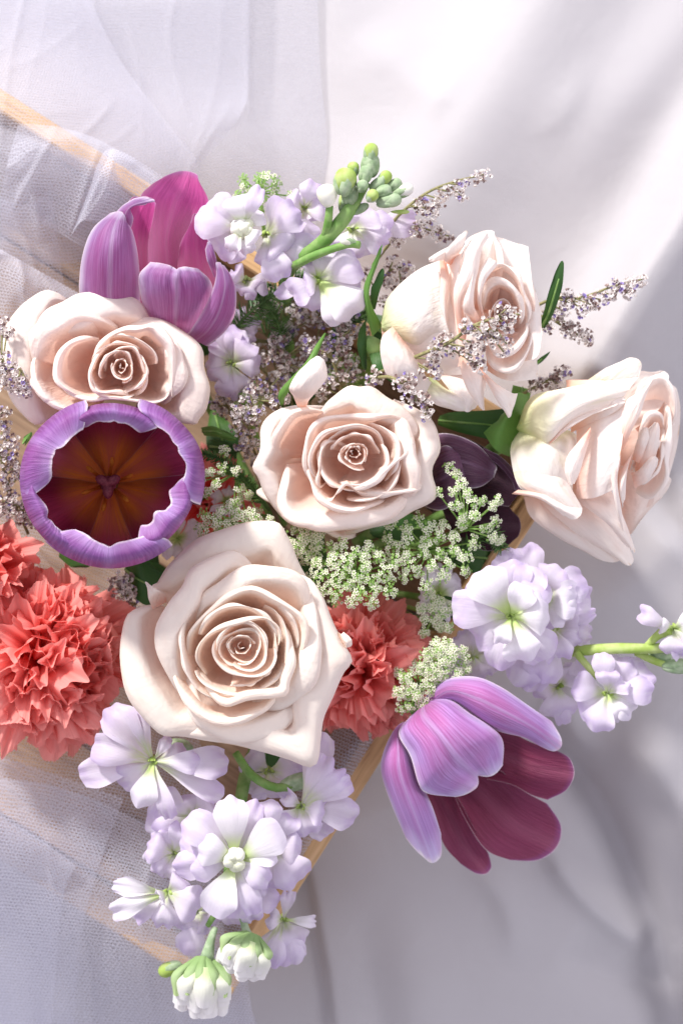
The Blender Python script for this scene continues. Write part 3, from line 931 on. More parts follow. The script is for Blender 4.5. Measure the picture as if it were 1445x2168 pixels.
# --- upper right rose, seen from the side
D = thing("rose", "pale rose at the upper right tilted sideways, a sprig of dried flowers crossing its front", "rose", (830, 720, 420), GR)
f = zm(760, 460, 3.284)


def RD(Lp, Rp, z, b, mat=M_PALE, side='out', tip=None, **k):
    patch(D, f(Lp), f(Rp), z, b, mat, side, f([tip])[0] if tip else None, **k)


# far petals behind the heart (their inner faces look at the camera)
RD([(620, 800), (640, 500), (720, 260), (740, 160), (800, 120)], [(900, 760), (960, 560), (1000, 330), (980, 200), (930, 130)], [520, 600, 640, 650, 640], -26, side='in', tip=(905, 88), seed=60, ea=9, ef=6)
RD([(800, 640), (830, 430), (900, 250), (940, 130)], [(1180, 760), (1220, 620), (1200, 440), (1180, 205)], [560, 620, 640, 630], -22, side='in', tip=(1050, 165), seed=61, ea=9, ef=6)
RD([(950, 560), (1080, 420), (1150, 360), (1200, 460)], [(1000, 1000), (1150, 1000), (1240, 960), (1268, 800)], [560, 610, 625, 610], -18, side='in', tip=(1245, 610), seed=62, ea=9, ef=6, nu=30)
RD([(900, 760), (1050, 800), (1180, 780), (1270, 780)], [(880, 1060), (980, 1120), (1080, 1140), (1240, 1125)], [560, 590, 600, 590], -10, side='in', tip=(1235, 960), seed=63, ea=9, ef=6)
# outer petal bodies, left
RD([(150, 730), (200, 560), (320, 430), (450, 350), (600, 290)], [(160, 860), (330, 1010), (500, 1090), (640, 1100), (760, 1090)], [500, 540, 570, 600, 620], [40, 60, 60, 50, 20], M_PALE, tip=(720, 650), seed=64)
RD([(560, 420), (620, 330), (690, 250), (740, 170)], [(620, 1060), (760, 1010), (860, 940), (800, 740)], [600, 640, 670, 690], [10, 18, 16, 8], tip=(690, 520), seed=72, side='out')
RD([(150, 720), (190, 570), (310, 440), (430, 355), (560, 300)], [(160, 800), (280, 880), (400, 925), (520, 860), (628, 812)], [520, 560, 600, 625, 650], [40, 60, 60, 46, 10], M_GUARD, tip=(575, 560), seed=65, wr=5)
RD([(560, 300), (565, 440), (562, 600), (585, 700), (622, 810)], [(600, 300), (625, 440), (612, 600), (615, 720), (634, 800)], [655, 660, 660, 655, 640], 8, M_PALE, seed=66, nu=12)
RD([(640, 340), (590, 300), (520, 312), (488, 312)], [(690, 250), (650, 200), (560, 235), (490, 290)], [640, 680, 690, 670], 12, M_PALE, seed=67, tip=(484, 300))
RD([(620, 330), (590, 300), (600, 230), (660, 160)], [(670, 280), (700, 240), (730, 170), (742, 120)], [640, 680, 700, 700], 10, M_PALE, tip=(728, 96), seed=68)
# tall fold beside the heart
RD([(700, 860), (655, 600), (660, 480), (700, 380), (735, 270), (738, 170)], [(760, 870), (720, 620), (770, 500), (820, 400), (850, 220), (900, 140)], [650, 690, 700, 705, 700, 680], [6, 10, 14, 18, 22, 10], M_PALE, tip=(850, 100), seed=69)
RD([(800, 740), (725, 640), (740, 540), (780, 470)], [(835, 700), (800, 620), (800, 520), (812, 400)], [660, 705, 715, 710], 10, M_PALE, tip=(800, 360), seed=70, nu=14)
RD([(840, 700), (818, 560), (830, 400), (880, 300)], [(870, 700), (850, 560), (880, 440), (960, 330)], [640, 700, 705, 690], 6, M_PALE, tip=(930, 290), seed=71, nu=14)
# the heart
cD = f([(1000, 640)])[0]


def HD(edge, lip, zr, drop, s, **k):
    cup_petal(D, k.pop('c', cD), 560, f(edge), lip, zr, drop, M_PALE, s, **k)


HD([(840, 640), (850, 520), (900, 450), (980, 425), (1080, 465), (1135, 550), (1150, 650), (1120, 760)], 26, 665, 18, 73, belly=.9)
HD([(820, 600), (860, 380), (980, 300), (1100, 380), (1160, 520), (1190, 680), (1160, 800)], 20, 650, 14, 74)
HD([(1170, 700), (1180, 820), (1100, 940), (1000, 975), (930, 960), (870, 860), (840, 720)], 26, 650, 16, 75)
HD([(1230, 760), (1180, 960), (1060, 1085), (950, 1080), (880, 1000), (850, 880)], 26, 640, 20, 76)
heart(D, f([(990, 680)])[0], 34, 6, 650, 640, M_PALE, .9, 1.2, 10, 43, z0=580)
# lower outer petals
RD([(540, 1020), (560, 1110), (620, 1200), (640, 1270)], [(860, 1040), (880, 1150), (860, 1240), (800, 1330)], [560, 590, 600, 580], 14, M_PALE, tip=(720, 1340), seed=77)
RD([(230, 760), (160, 830), (150, 960), (200, 1110), (330, 1190)], [(330, 880), (380, 950), (440, 1060), (480, 1130), (560, 1190)], [610, 640, 640, 620, 590], [14, 30, 34, 26, 12], M_PALE, tip=(430, 1250), seed=78)
RD([(440, 1100), (430, 1200), (520, 1300), (640, 1338)], [(520, 1120), (620, 1200), (760, 1240), (820, 1300)], [590, 600, 600, 580], 16, M_GUARD, tip=(740, 1340), seed=79)
RD([(700, 960), (705, 1080), (750, 1200), (830, 1310)], [(740, 960), (830, 1060), (860, 1180), (872, 1330)], [640, 660, 640, 610], 12, M_PALE, seed=80, tip=(866, 1340))
RD([(820, 1040), (900, 1180), (960, 1290), (1030, 1350)], [(870, 1080), (960, 1160), (1060, 1220), (1100, 1225)], [640, 650, 640, 620], 12, M_PALE, seed=81, tip=(1055, 1372))
# calyx
V, F = ellip_geo(f([(85, 900)])[0] + (500,), (.5, -.2, .2), 34, 24)
mesh_obj("calyx", V, F, M_GREEN, D)
RD([(90, 830), (40, 640), (30, 480), (90, 330)], [(160, 760), (90, 620), (70, 500), (130, 300)], [530, 560, 580, 590], 8, M_LEAFL, tip=(158, 190), name="sepal", nu=10)
RD([(80, 640), (80, 500), (120, 420)], [(110, 640), (140, 520), (170, 440)], [520, 550, 560], 6, M_LEAF, tip=(165, 355), name="sepal", nu=10)
RD([(0, 780), (-10, 900), (20, 1020)], [(50, 700), (50, 880), (60, 1040)], [500, 520, 500], 6, M_LEAF, tip=(40, 1060), name="sepal", nu=10)
RD([(60, 880), (100, 1040), (190, 1120)], [(150, 860), (190, 1000), (260, 1150)], [500, 530, 520], 6, M_LEAF, tip=(240, 1160), name="sepal", nu=10)
stem(D, f([(90, 930)])[0] + (490,), 20)

# --- rose at the right, seen from the side
E_ = thing("rose", "pale rose farthest right, turned away so its greenish outer petals catch the light", "rose", (1090, 990, 360), GR)
f = zm(1040, 720, 3.568)


def RE(Lp, Rp, z, b, mat=M_PALE, side='out', tip=None, **k):
    patch(E_, f(Lp), f(Rp), z, b, mat, side, f([tip])[0] if tip else None, **k)


RE([(700, 620), (900, 380), (1100, 240), (1240, 250)], [(900, 800), (1120, 640), (1280, 500), (1330, 330)], [480, 500, 480, 460], -14, side='in', tip=(1318, 245), seed=90)
RE([(900, 500), (1200, 400), (1340, 330)], [(1000, 1300), (1200, 1250), (1330, 1060)], [420, 440, 430], -10, side='in', tip=(1420, 560), seed=91)
RE([(900, 900), (1100, 1000), (1330, 1020)], [(960, 1500), (1060, 1460), (1180, 1270)], [430, 450, 440], -10, side='in', tip=(1330, 1130), seed=92)
RE([(640, 360), (740, 290), (850, 215), (930, 172)], [(760, 480), (900, 420), (1050, 340), (1104, 290)], [500, 540, 560, 560], 8, M_GUARD, tip=(1105, 145), seed=93)
RE([(300, 1150), (480, 1330), (700, 1500), (900, 1620)], [(600, 1100), (800, 1250), (960, 1420), (1040, 1570)], [450, 480, 470, 450], 22, M_PALE, tip=(1048, 1705), seed=94)
RE([(240, 1180), (300, 1340), (520, 1500), (700, 1590)], [(500, 1200), (650, 1380), (820, 1500), (980, 1600)], [420, 440, 440, 430], 22, M_PALE, tip=(900, 1680), seed=95)
RE([(560, 1150), (700, 1260), (860, 1380), (960, 1480)], [(700, 900), (880, 1100), (1000, 1350), (1075, 1580)], [500, 530, 530, 500], 16, M_PALE, tip=(1060, 1590), seed=96)
RE([(640, 640), (820, 560), (1000, 440)], [(640, 1200), (780, 1190), (912, 1130)], [540, 580, 590], 24, M_PALE, tip=(985, 760), seed=97)
cE = f([(1180, 800)])[0]
for i, (e, lp, zz) in enumerate([
        ([(1000, 560), (1130, 330), (1300, 260), (1400, 440), (1390, 620)], 24, 520),
        ([(1300, 420), (1370, 640), (1340, 900), (1320, 1080), (1210, 1220), (1080, 1180)], 30, 515),
        ([(1040, 1000), (1090, 780), (1120, 640), (1200, 540), (1290, 560), (1310, 680)], 20, 535),
        ([(1280, 600), (1310, 760), (1280, 960), (1170, 1080), (1080, 1060), (1050, 940)], 20, 530),
        ([(1070, 900), (1120, 800), (1200, 700), (1260, 760), (1240, 900)], 16, 540)]):
    cup_petal(E_, cE, zz - 70, f(e), lp, zz, 14, M_PALE, 100 + i)
RE([(1080, 980), (1110, 820), (1150, 700), (1200, 640)], [(1170, 1040), (1230, 900), (1260, 780), (1270, 690)], [500, 525, 535, 530], 16, M_PALE, tip=(1245, 620), seed=121)
RE([(1060, 900), (1090, 780), (1130, 690)], [(1120, 940), (1160, 820), (1190, 730)], [520, 545, 550], 10, M_PALE, tip=(1170, 660), seed=122, nu=16)
RE([(1050, 1000), (1110, 980), (1180, 900)], [(1080, 1120), (1180, 1060), (1250, 940)], [515, 530, 535], 12, M_PALE, tip=(1240, 880), seed=123, nu=16)
RE([(905, 850), (885, 930), (905, 1100), (940, 1300), (990, 1450)], [(960, 800), (975, 900), (950, 1060), (975, 1260), (1000, 1420)], [590, 600, 600, 580, 540], 8, M_PALE, seed=110, nu=12)
RE([(945, 800), (980, 640), (1015, 460), (1110, 390), (1200, 300)], [(1000, 820), (1060, 680), (1120, 560), (1160, 440), (1222, 300)], [590, 610, 610, 600, 580], 8, M_PALE, seed=111, nu=14, tip=(1218, 285))
RE([(960, 1000), (965, 1150), (990, 1270)], [(1060, 860), (1020, 1000), (1000, 1200)], [580, 590, 560], 8, M_PALE, seed=112, nu=12)
RE([(560, 300), (800, 300), (900, 330), (1000, 440)], [(600, 700), (760, 620), (900, 560), (1010, 480)], [540, 580, 600, 600], 12, M_PALE, seed=113)
# the outer guard petals
RE([(170, 640), (150, 760), (140, 880), (200, 1100), (330, 1170)], [(330, 600), (500, 660), (640, 720), (660, 900), (600, 1150)], [440, 500, 540, 550, 540], [20, 50, 60, 50, 20], M_GUARD, tip=(560, 1180), seed=114)
RE([(170, 720), (150, 900), (200, 1080), (360, 1180), (520, 1290)], [(420, 760), (560, 860), (560, 970), (585, 1090), (680, 1272)], [470, 530, 560, 575, 570], [20, 36, 40, 34, 16], M_GUARD, tip=(640, 1330), seed=115, wr=4)
RE([(745, 650), (650, 770), (575, 870), (555, 980), (590, 1090)], [(750, 690), (725, 790), (690, 900), (660, 1010), (630, 1090)], [600, 615, 620, 615, 600], 16, M_PALE, seed=116, nu=14)
RE([(150, 1160), (330, 1190), (450, 1260), (540, 1340)], [(200, 1130), (400, 1160), (560, 1250), (680, 1270)], [560, 590, 600, 590], 12, M_PALE, tip=(640, 1350), seed=117, nu=14)
RE([(185, 640), (290, 430), (500, 372), (800, 322), (1105, 285)], [(180, 690), (330, 740), (430, 792), (640, 610), (950, 500)], [470, 560, 590, 600, 600], [30, 50, 50, 40, 10], M_GUARD, tip=(1010, 400), seed=118, wr=4)
RE([(430, 792), (560, 680), (740, 520)], [(440, 770), (600, 600), (960, 470)], [590, 615, 610], 12, M_PALE, seed=119, nu=12, tip=(880, 510))
RE([(280, 420), (190, 400), (130, 520)], [(180, 900), (30, 830), (-60, 700)], [470, 520, 500], 20, M_LEAFL, name="sepal", seed=2)
stem(E_, f([(170, 720)])[0] + (455,), 18)

# ------------------------------------------------------------------ tulips
GT = "tulips in the bouquet"
# upper left
T1 = thing("tulip", "pink and lilac tulip at the upper left, its tall back petal beside the wooden rim", "tulip", (360, 690, 330), GT)
f = zm(140, 340, 3.6125)


def tp(T, Lp, Rp, z, b, mat, side, tip=None, **k):
    k.setdefault('wr', 5)
    return patch(T, f(Lp), f(Rp), z, b, mat, side, f([tip])[0] if tip else None, **k)


tp(T1, [(640, 1150), (580, 900), (600, 600), (560, 300), (640, 190), (760, 120)], [(960, 1150), (1000, 900), (930, 620), (1080, 420), (1092, 300), (1030, 160)], [380, 430, 500, 560, 580, 585], [-60, -60, -50, -30, -14, -8], M_TUL, 'in', (930, 80), seed=130, nu=34, nv=34, ea=5)
tp(T1, [(560, 1150), (480, 900), (400, 600), (370, 420), (460, 330)], [(720, 1150), (640, 900), (630, 640), (660, 480), (690, 330)], [400, 450, 520, 570, 590], [-30, -30, -24, -16, -6], M_TUL, 'in', (600, 268), seed=131, ea=6)
tp(T1, [(800, 1150), (850, 900), (870, 640), (930, 470)], [(1100, 1250), (1180, 1000), (1120, 700), (1010, 440)], [400, 470, 540, 590], [-36, -36, -26, -8], M_TUL, 'in', (975, 410), seed=132)
tp(T1, [(300, 1300), (120, 1080), (105, 860), (140, 660), (210, 510), (340, 400)], [(620, 1350), (572, 1100), (572, 900), (550, 680), (510, 530), (450, 450)], [420, 500, 550, 590, 610, 620], [40, 70, 80, 70, 40, 14], M_TUL, 'out', (430, 395), seed=133, nu=34, nv=30, ea=4)
tp(T1, [(420, 440), (380, 400), (430, 345), (520, 300)], [(500, 520), (520, 440), (500, 360), (600, 330)], [600, 620, 625, 615], 14, M_TUL, 'out', (670, 300), seed=134, ea=4, name="petal")
tp(T1, [(660, 1300), (600, 1150), (566, 1000), (562, 870), (640, 775)], [(1000, 1340), (1080, 1200), (1125, 1050), (1100, 920), (1010, 835)], [440, 520, 580, 620, 640], [60, 70, 70, 50, 20], M_TUL, 'out', (850, 800), seed=135, nu=44, nv=36, ridge=8, ea=5, notch=16)
tp(T1, [(900, 1340), (960, 1290), (1050, 1150), (1120, 1000), (1150, 870), (1145, 790)], [(1080, 1420), (1210, 1310), (1285, 1180), (1300, 1000), (1270, 890), (1215, 800)], [460, 540, 590, 630, 650, 650], [20, 34, 38, 30, 16, 8], M_TUL, 'out', (1175, 780), seed=136, ea=4)
tp(T1, [(1130, 900), (1090, 780), (1056, 680)], [(1170, 860), (1150, 740), (1120, 640)], [600, 640, 640], 8, M_TUL, 'out', (1078, 622), seed=137, nu=12)
stem(T1, (360, 700, 390), 15)

# lower right
T2 = thing("tulip", "lilac tulip at the lower right nodding down, its wine red inside showing", "tulip", (900, 1500, 420), GT)
f = zm(780, 1400, 3.284)
tp(T2, [(700, 420), (930, 470), (1130, 560), (1280, 600)], [(820, 820), (1000, 860), (1130, 930), (1240, 968)], [360, 380, 400, 410], [-40, -36, -20, -6], M_TULD, 'in', (1425, 790), seed=140, nu=30)
tp(T2, [(560, 560), (900, 740), (1080, 900), (1240, 990)], [(560, 850), (680, 1120), (810, 1310), (980, 1385)], [340, 350, 355, 350], [-46, -40, -26, -8], M_TULD, 'in', (1310, 1290), seed=141, nu=34, ea=2)
tp(T2, [(420, 700), (620, 950), (740, 1180), (832, 1340)], [(330, 800), (420, 1020), (520, 1280), (640, 1410)], [330, 345, 350, 345], [-26, -24, -16, -6], M_TULD, 'in', (815, 1480), seed=142, ea=2)
tp(T2, [(380, 260), (530, 130), (740, 108), (920, 180), (1110, 310), (1270, 420)], [(440, 330), (590, 290), (760, 410), (900, 488), (1080, 530), (1190, 588)], [440, 500, 530, 530, 510, 480], [20, 50, 60, 56, 40, 14], M_TULD, 'out', (1330, 600), seed=143, nu=30, nv=34, ea=3)
tp(T2, [(300, 400), (195, 450), (110, 600), (82, 760), (150, 980), (260, 1230)], [(330, 420), (225, 500), (300, 680), (370, 860), (440, 1020), (495, 1200)], [430, 470, 500, 500, 480, 440], [10, 26, 50, 56, 46, 20], M_TULD, 'out', (450, 1400), seed=144, nu=30, nv=34, ea=3)
tp(T2, [(440, 260), (560, 262), (700, 360), (860, 470), (925, 560), (920, 720)], [(300, 370), (205, 500), (290, 660), (350, 850), (410, 912), (600, 938)], [470, 520, 550, 550, 530, 500], [20, 60, 76, 66, 44, 16], M_TULD, 'out', (800, 850), seed=145, nu=48, nv=36, ridge=8, ea=3, notch=22)
stem(T2, f([(330, 340)])[0] + (460,), 15)

# open tulip seen from above
T3 = thing("tulip", "purple tulip at the left opened toward the viewer, orange inside", "tulip", (229, 1025, 500), GT)
cx3, cy3 = 232, 1022
rs = np.random.RandomState(8)
for k in range(6):
    outer = k % 2
    a0 = math.radians([88, 28, -32, -92, -148, 150][k])
    hw = math.radians(44 if outer else 38)
    nu, nv = 40, 30
    t = np.linspace(-1, 1, nu)
    vv = [0, .18, .4, .62, .8, .92, 1.0]
    tr_ = [134, 150, 130, 134, 160, 122][k]; ob = [-6, 6, -4, 4, 8, 0][k]
    rad = [14, 96, 166, 187 + ob, 183 + ob, 168 + ob * .6, tr_]
    zz = [450, 480, 590, 690, 760, 800, 806 if outer else 786]
    rr = cr(np.c_[rad, zz], nv)
    G = np.zeros((nv, nu, 3))
    for i in range(nv):
        v = i / (nv - 1)
        wd = hw * (1.0 - .27 * (max(0, v - .72) / .28) ** 2.2) * (1 if v > .1 else .8 + 2 * v)
        ang = a0 + t * wd
        r = rr[i, 0] + (9 if outer else -6) * (1 if v > .2 else v * 5) * (1 - .6 * v) - 12 * (t ** 2) * v ** 2
        z = rr[i, 1] - 26 * np.abs(t) ** 2.4 * v ** 3
        jag = (waves(t, t * 0, 50 + k, 3, 1, 5) * 6 + 15 * np.abs(t) ** 3 + waves(t, t * 0, 60 + k, 12, 1, 6) * 1.2) * v ** 8 + 6 * np.exp(-(t / .1) ** 2) * v ** 6
        r = r + jag
        dent = waves(t + v * .3, t * 0 + v, 80 + k, 4, 3, 4) * 11 * v ** 3
        r = r + dent
        el = 1 - .06 * v
        G[i, :, 0] = cx3 + (5 + 0 * v) * v + r * np.cos(ang)
        G[i, :, 1] = cy3 - 6 * v - r * np.sin(ang) * (.93 if v > .5 else 1 - .14 * v)
        G[i, :, 2] = z
    V = W(G)
    up = None
    cen = W((cx3, cy3, 650))
    du = np.gradient(V, axis=1); dv = np.gradient(V, axis=0)
    nn = np.cross(du, dv)
    outw = (nn[12, 20] * (V[12, 20] - cen)).sum() > 0
    uu, v2 = np.meshgrid(np.linspace(0, 1, nu), np.linspace(0, 1, nv))
    mesh_obj("petal", V.reshape(-1, 3), gridfaces(nv, nu, not outw), M_TULO, T3, uv=np.stack([uu, v2], -1).reshape(-1, 2))
for k in range(6):
    a = math.radians(20 + 60 * k)
    p0 = np.array([cx3 - 3, cy3 + 3, 470.]); d_ = np.array([math.cos(a), -math.sin(a), 0])
    st = tube("stamen", [p0 + d_ * 16, p0 + d_ * 34 + (0, 0, 40), p0 + d_ * 44 + (0, 0, 66)], [5, 4, 4], M_POLLEN, T3, n=6, sides=6)
    V, F = ellip_geo(p0 + d_ * 48 + (0, 0, 74), (d_[0], -d_[1], 1.0), 15, 5.5, 6, 6)
    mesh_obj("anther", V, F, M_POLLEN, st)
V1 = tube_geo([(cx3 - 3, cy3 + 3, 455), (cx3 - 3, cy3 + 3, 520), (cx3 - 2, cy3 + 3, 580)], [18, 16, 18], 6)
geos = [V1 + (0,)]
for k in range(3):
    a = math.radians(90 + 120 * k)
    geos.append(ellip_geo((cx3 - 3 + 11 * math.cos(a), cy3 + 3 + 13 * math.sin(a), 586), (math.cos(a), -math.sin(a), .2), 19, 12, 6, 6) + (0,))
V, F, _ = join(geos)
mesh_obj("pistil", V, F, M_PISTIL, T3)
stem(T3, (cx3, cy3, 460), 15)

# dark tulip
T4 = thing("tulip", "very dark plum tulip tucked between the centre rose and the right rose", "tulip", (1000, 1040, 350), GT)
f = zm(860, 860, 4.817)
tp(T4, [(200, 400), (500, 300), (800, 420), (1040, 600), (1130, 740)], [(400, 900), (700, 980), (900, 1000), (1040, 1020), (1100, 960)], [380, 430, 450, 450, 440], [-20, -20, -10, 0, 0], M_TULB, 'in', (1160, 850), seed=150, nu=30)
tp(T4, [(300, 900), (700, 900), (1000, 1000), (1100, 1080)], [(500, 1400), (800, 1470), (1000, 1440), (1090, 1360)], [370, 410, 420, 410], [-16, -16, -8, 0], M_TULB, 'in', (1165, 1230), seed=151)
tp(T4, [(200, 420), (300, 290), (500, 290), (740, 400), (900, 600)], [(300, 700), (450, 800), (620, 840), (750, 820), (870, 740)], [420, 480, 500, 500, 480], [20, 30, 30, 20, 10], M_TULB, 'out', (905, 700), seed=152)
tp(T4, [(140, 600), (260, 470), (400, 400), (520, 470)], [(140, 1000), (330, 1060), (480, 980), (610, 720)], [430, 500, 530, 510], [30, 34, 26, 10], M_TULB, 'out', (615, 560), seed=153)
tp(T4, [(780, 420), (950, 500), (1100, 660), (1150, 800)], [(800, 500), (930, 600), (1050, 740), (1100, 860)], [470, 490, 490, 480], 8, M_TULB, 'out', (1140, 860), seed=154, nu=12)
stem(T4, (1000, 1060, 380), 14)


# ------------------------------------------------------------------ carnations
def carnation(label, c, R, zt, n, seed, axis=(0, 0), H=150, group="coral carnations in the bouquet"):
    T = thing("carnation", label, "carnation", (c[0], c[1], zt - H - 60), group)
    r_ = np.random.RandomState(seed)
    c0 = np.array([c[0] + axis[0] * -.4, c[1] + axis[1] * -.4, zt - H - 30.])
    for i in range(n):
        f_ = (i + .5) / n
        phi = math.acos(1 - f_ * .93)           # 0 = top of the dome
        th = i * 2.39996 + r_.uniform(-.25, .25)
        d = np.array([math.sin(phi) * math.cos(th), math.sin(phi) * math.sin(th), math.cos(phi)])
        rim = np.array([c[0], c[1], zt - H]) + d * np.array([R, R, H]) * r_.uniform(.88, 1.06)
        ax = rim - c0
        ln = np.linalg.norm(ax); ax /= ln
        tang = np.array([-math.sin(th), math.cos(th), 0])
        roll = r_.uniform(-1.15, 1.15) * (1 - .3 * f_)
        up = np.cross(tang, ax)
        s = tang * math.cos(roll) + up * math.sin(roll)
        nrm = np.cross(ax, s)
        nu, nv = 56, 13
        u, v = np.meshgrid(np.linspace(-1, 1, nu), np.linspace(0, 1, nv))
        wd = R * r_.uniform(.34, .56)
        half = wd * (.08 + .92 * v ** .8)
        nf = r_.uniform(1.3, 2.2)
        ruf = (np.sin(u * np.pi * nf + r_.uniform(0, 6) + v * 1.1) * 14 + np.sin(u * np.pi * nf * 2.3 + r_.uniform(0, 6)) * 5) * v ** 2
        bend = (v ** 3) * r_.uniform(25, 85) * (-1 if r_.rand() < .7 else .7)
        ser = np.zeros(nu)
        ser[1::2] = r_.uniform(1.0, 3.4, len(ser[1::2]))
        ser -= .24 * R * np.abs(np.linspace(-1, 1, nu)) ** 5
        rl = v * ln + ser[None] * v ** 6
        G = c0 + rl[..., None] * ax + (half * u * .72)[..., None] * s + (ruf * R / 130 + bend * R / 130)[..., None] * nrm
        G[..., 2] -= 14 * (np.abs(u) ** 2) * v
        sheet("petal", G, M_CARN, T)
    V, F = ellip_geo((c0[0], c0[1], c0[2] - 20), (0, 0, 1), 70, 30, 6, 8)
    mesh_obj("calyx", V, F, M_GREEN, T)
    stem(T, (c0[0], c0[1], c0[2] - 60), 12)
    return T


carnation("large coral carnation at the left below the open purple tulip, cut by the photo's edge", (88, 1395), 172, 600, 104, 5, H=150)
carnation("coral carnation to the right of the largest rose, under the white lace flowers", (760, 1410), 135, 520, 80, 9, H=130)
carnation("coral carnation at the far left edge, mostly outside the picture", (-48, 1205), 112, 610, 48, 12, H=120)
carnation("coral carnation deep among the stems between the open tulip and the centre rose", (440, 1060), 90, 400, 30, 14, H=90)


# ------------------------------------------------------------------ stocks
def st_petal(fl, c, tip, w, zc, zt, mat, seed, droop=16, cup=0):
    c = np.array(c, float); tip = np.array(tip, float)
    d = tip - c; ln = np.linalg.norm(d); d /= ln
    s = np.array([-d[1], d[0]])
    prof = [(0, .10, 0), (.25, .30, .55), (.5, .72, .9), (.75, 1.0, 1.0), (.93, .78, .96)]
    Lp, Rp, Z = [], [], []
    for t, ww, zf in prof:
        p = c + d * ln * t
        Lp.append(p + s * w / 2 * ww); Rp.append(p - s * w / 2 * ww)
        Z.append(zc + (zt - zc) * zf)
    Z[-1] -= droop
    r_ = np.random.RandomState(seed)
    q_ = r_.uniform(-9, 6)
    patch(fl, Lp, Rp, Z, [2, 3 + q_, 3 + q_, 2 + q_, 0], mat, 'out', tuple(tip), seed=seed, nu=18, nv=14, wr=8, ea=9, ef=8)


def floret(T, c, z, petals, seed, mat=M_STOCK, core='green', rise=34):
    """petals: (x, y, width[, extra height]); the floret is its throat, each petal a piece of it"""
    g = [ellip_geo((c[0], c[1], z - 18), (0.1, 0.1, 1), 24, 9, 6, 8) + (0,)]
    r_ = np.random.RandomState(seed)
    if core == 'green':
        for k in range(5):
            a = r_.uniform(0, 6.28)
            g.append(ellip_geo((c[0] + 7 * math.cos(a), c[1] + 7 * math.sin(a), z + 8), (math.cos(a) * .5, math.sin(a) * .5, 1), 13, 4, 5, 6) + (1,))
    elif core == 'white':
        for k in range(7):
            a = k * .9 + r_.uniform(-.2, .2); q = 13 if k else 0
            g.append(ellip_geo((c[0] + q * math.cos(a), c[1] + q * math.sin(a), z + 30 + r_.uniform(-6, 4)), (math.cos(a) * .3, math.sin(a) * .3, 1), 22, 14, 8, 10) + (2,))
    V, F, mi = join(g)
    fl = mesh_obj("floret", V, F, [M_LIME, M_LIME, M_WHB], T, mi=mi)
    for i, p in enumerate(petals):
        zt = z + rise + (p[3] if len(p) > 3 else 0) + r_.uniform(-8, 8)
        mm = mat if len(p) < 5 else p[4]
        st_petal(fl, c, p[:2], p[2], z, zt, mm, seed * 13 + i)
    return fl


def ring(c, n, R, wk=.85, a0=0, sx=1, sy=1, seed=0, dz=0, off=(0, 0)):
    r_ = np.random.RandomState(seed)
    o = []
    for i in range(n):
        a = math.radians(a0 + i * 360 / n + r_.uniform(-10, 10))
        q = R * r_.uniform(.86, 1.1)
        o.append((c[0] + off[0] + q * sx * math.cos(a), c[1] + off[1] + q * sy * math.sin(a), R * wk * r_.uniform(.88, 1.12), dz))
    return o


def bud(T, c, z, ax, rl, rw, mat, name="bud", sep=True, seed=0):
    g = [ellip_geo((c[0], c[1], z), ax, rl, rw, 9, 10, -.25) + (0,)]
    A_ = np.array(ax, float); A_ /= np.linalg.norm(A_)
    if sep:
        r_ = np.random.RandomState(seed)
        x = np.cross(A_, [.2, .3, .9]); x /= np.linalg.norm(x); y = np.cross(A_, x)
        for k in range(4):
            a = k * math.pi / 2 + r_.uniform(-.3, .3)
            q = (x * math.cos(a) + y * math.sin(a)) * rw * .45 - A_ * rl * .22
            kk = (ZC - z) / (ZC - ZF)
            g.append(ellip_geo((c[0] + q[0] / kk, c[1] - q[1] / kk, z + q[2]), A_ + .12 * (x * math.cos(a) + y * math.sin(a)), rl * .88, rw * .62, 7, 7) + (1,))
    V, F, mi = join(g)
    return mesh_obj(name, V, F, [mat, M_SAGE], T, mi=mi)


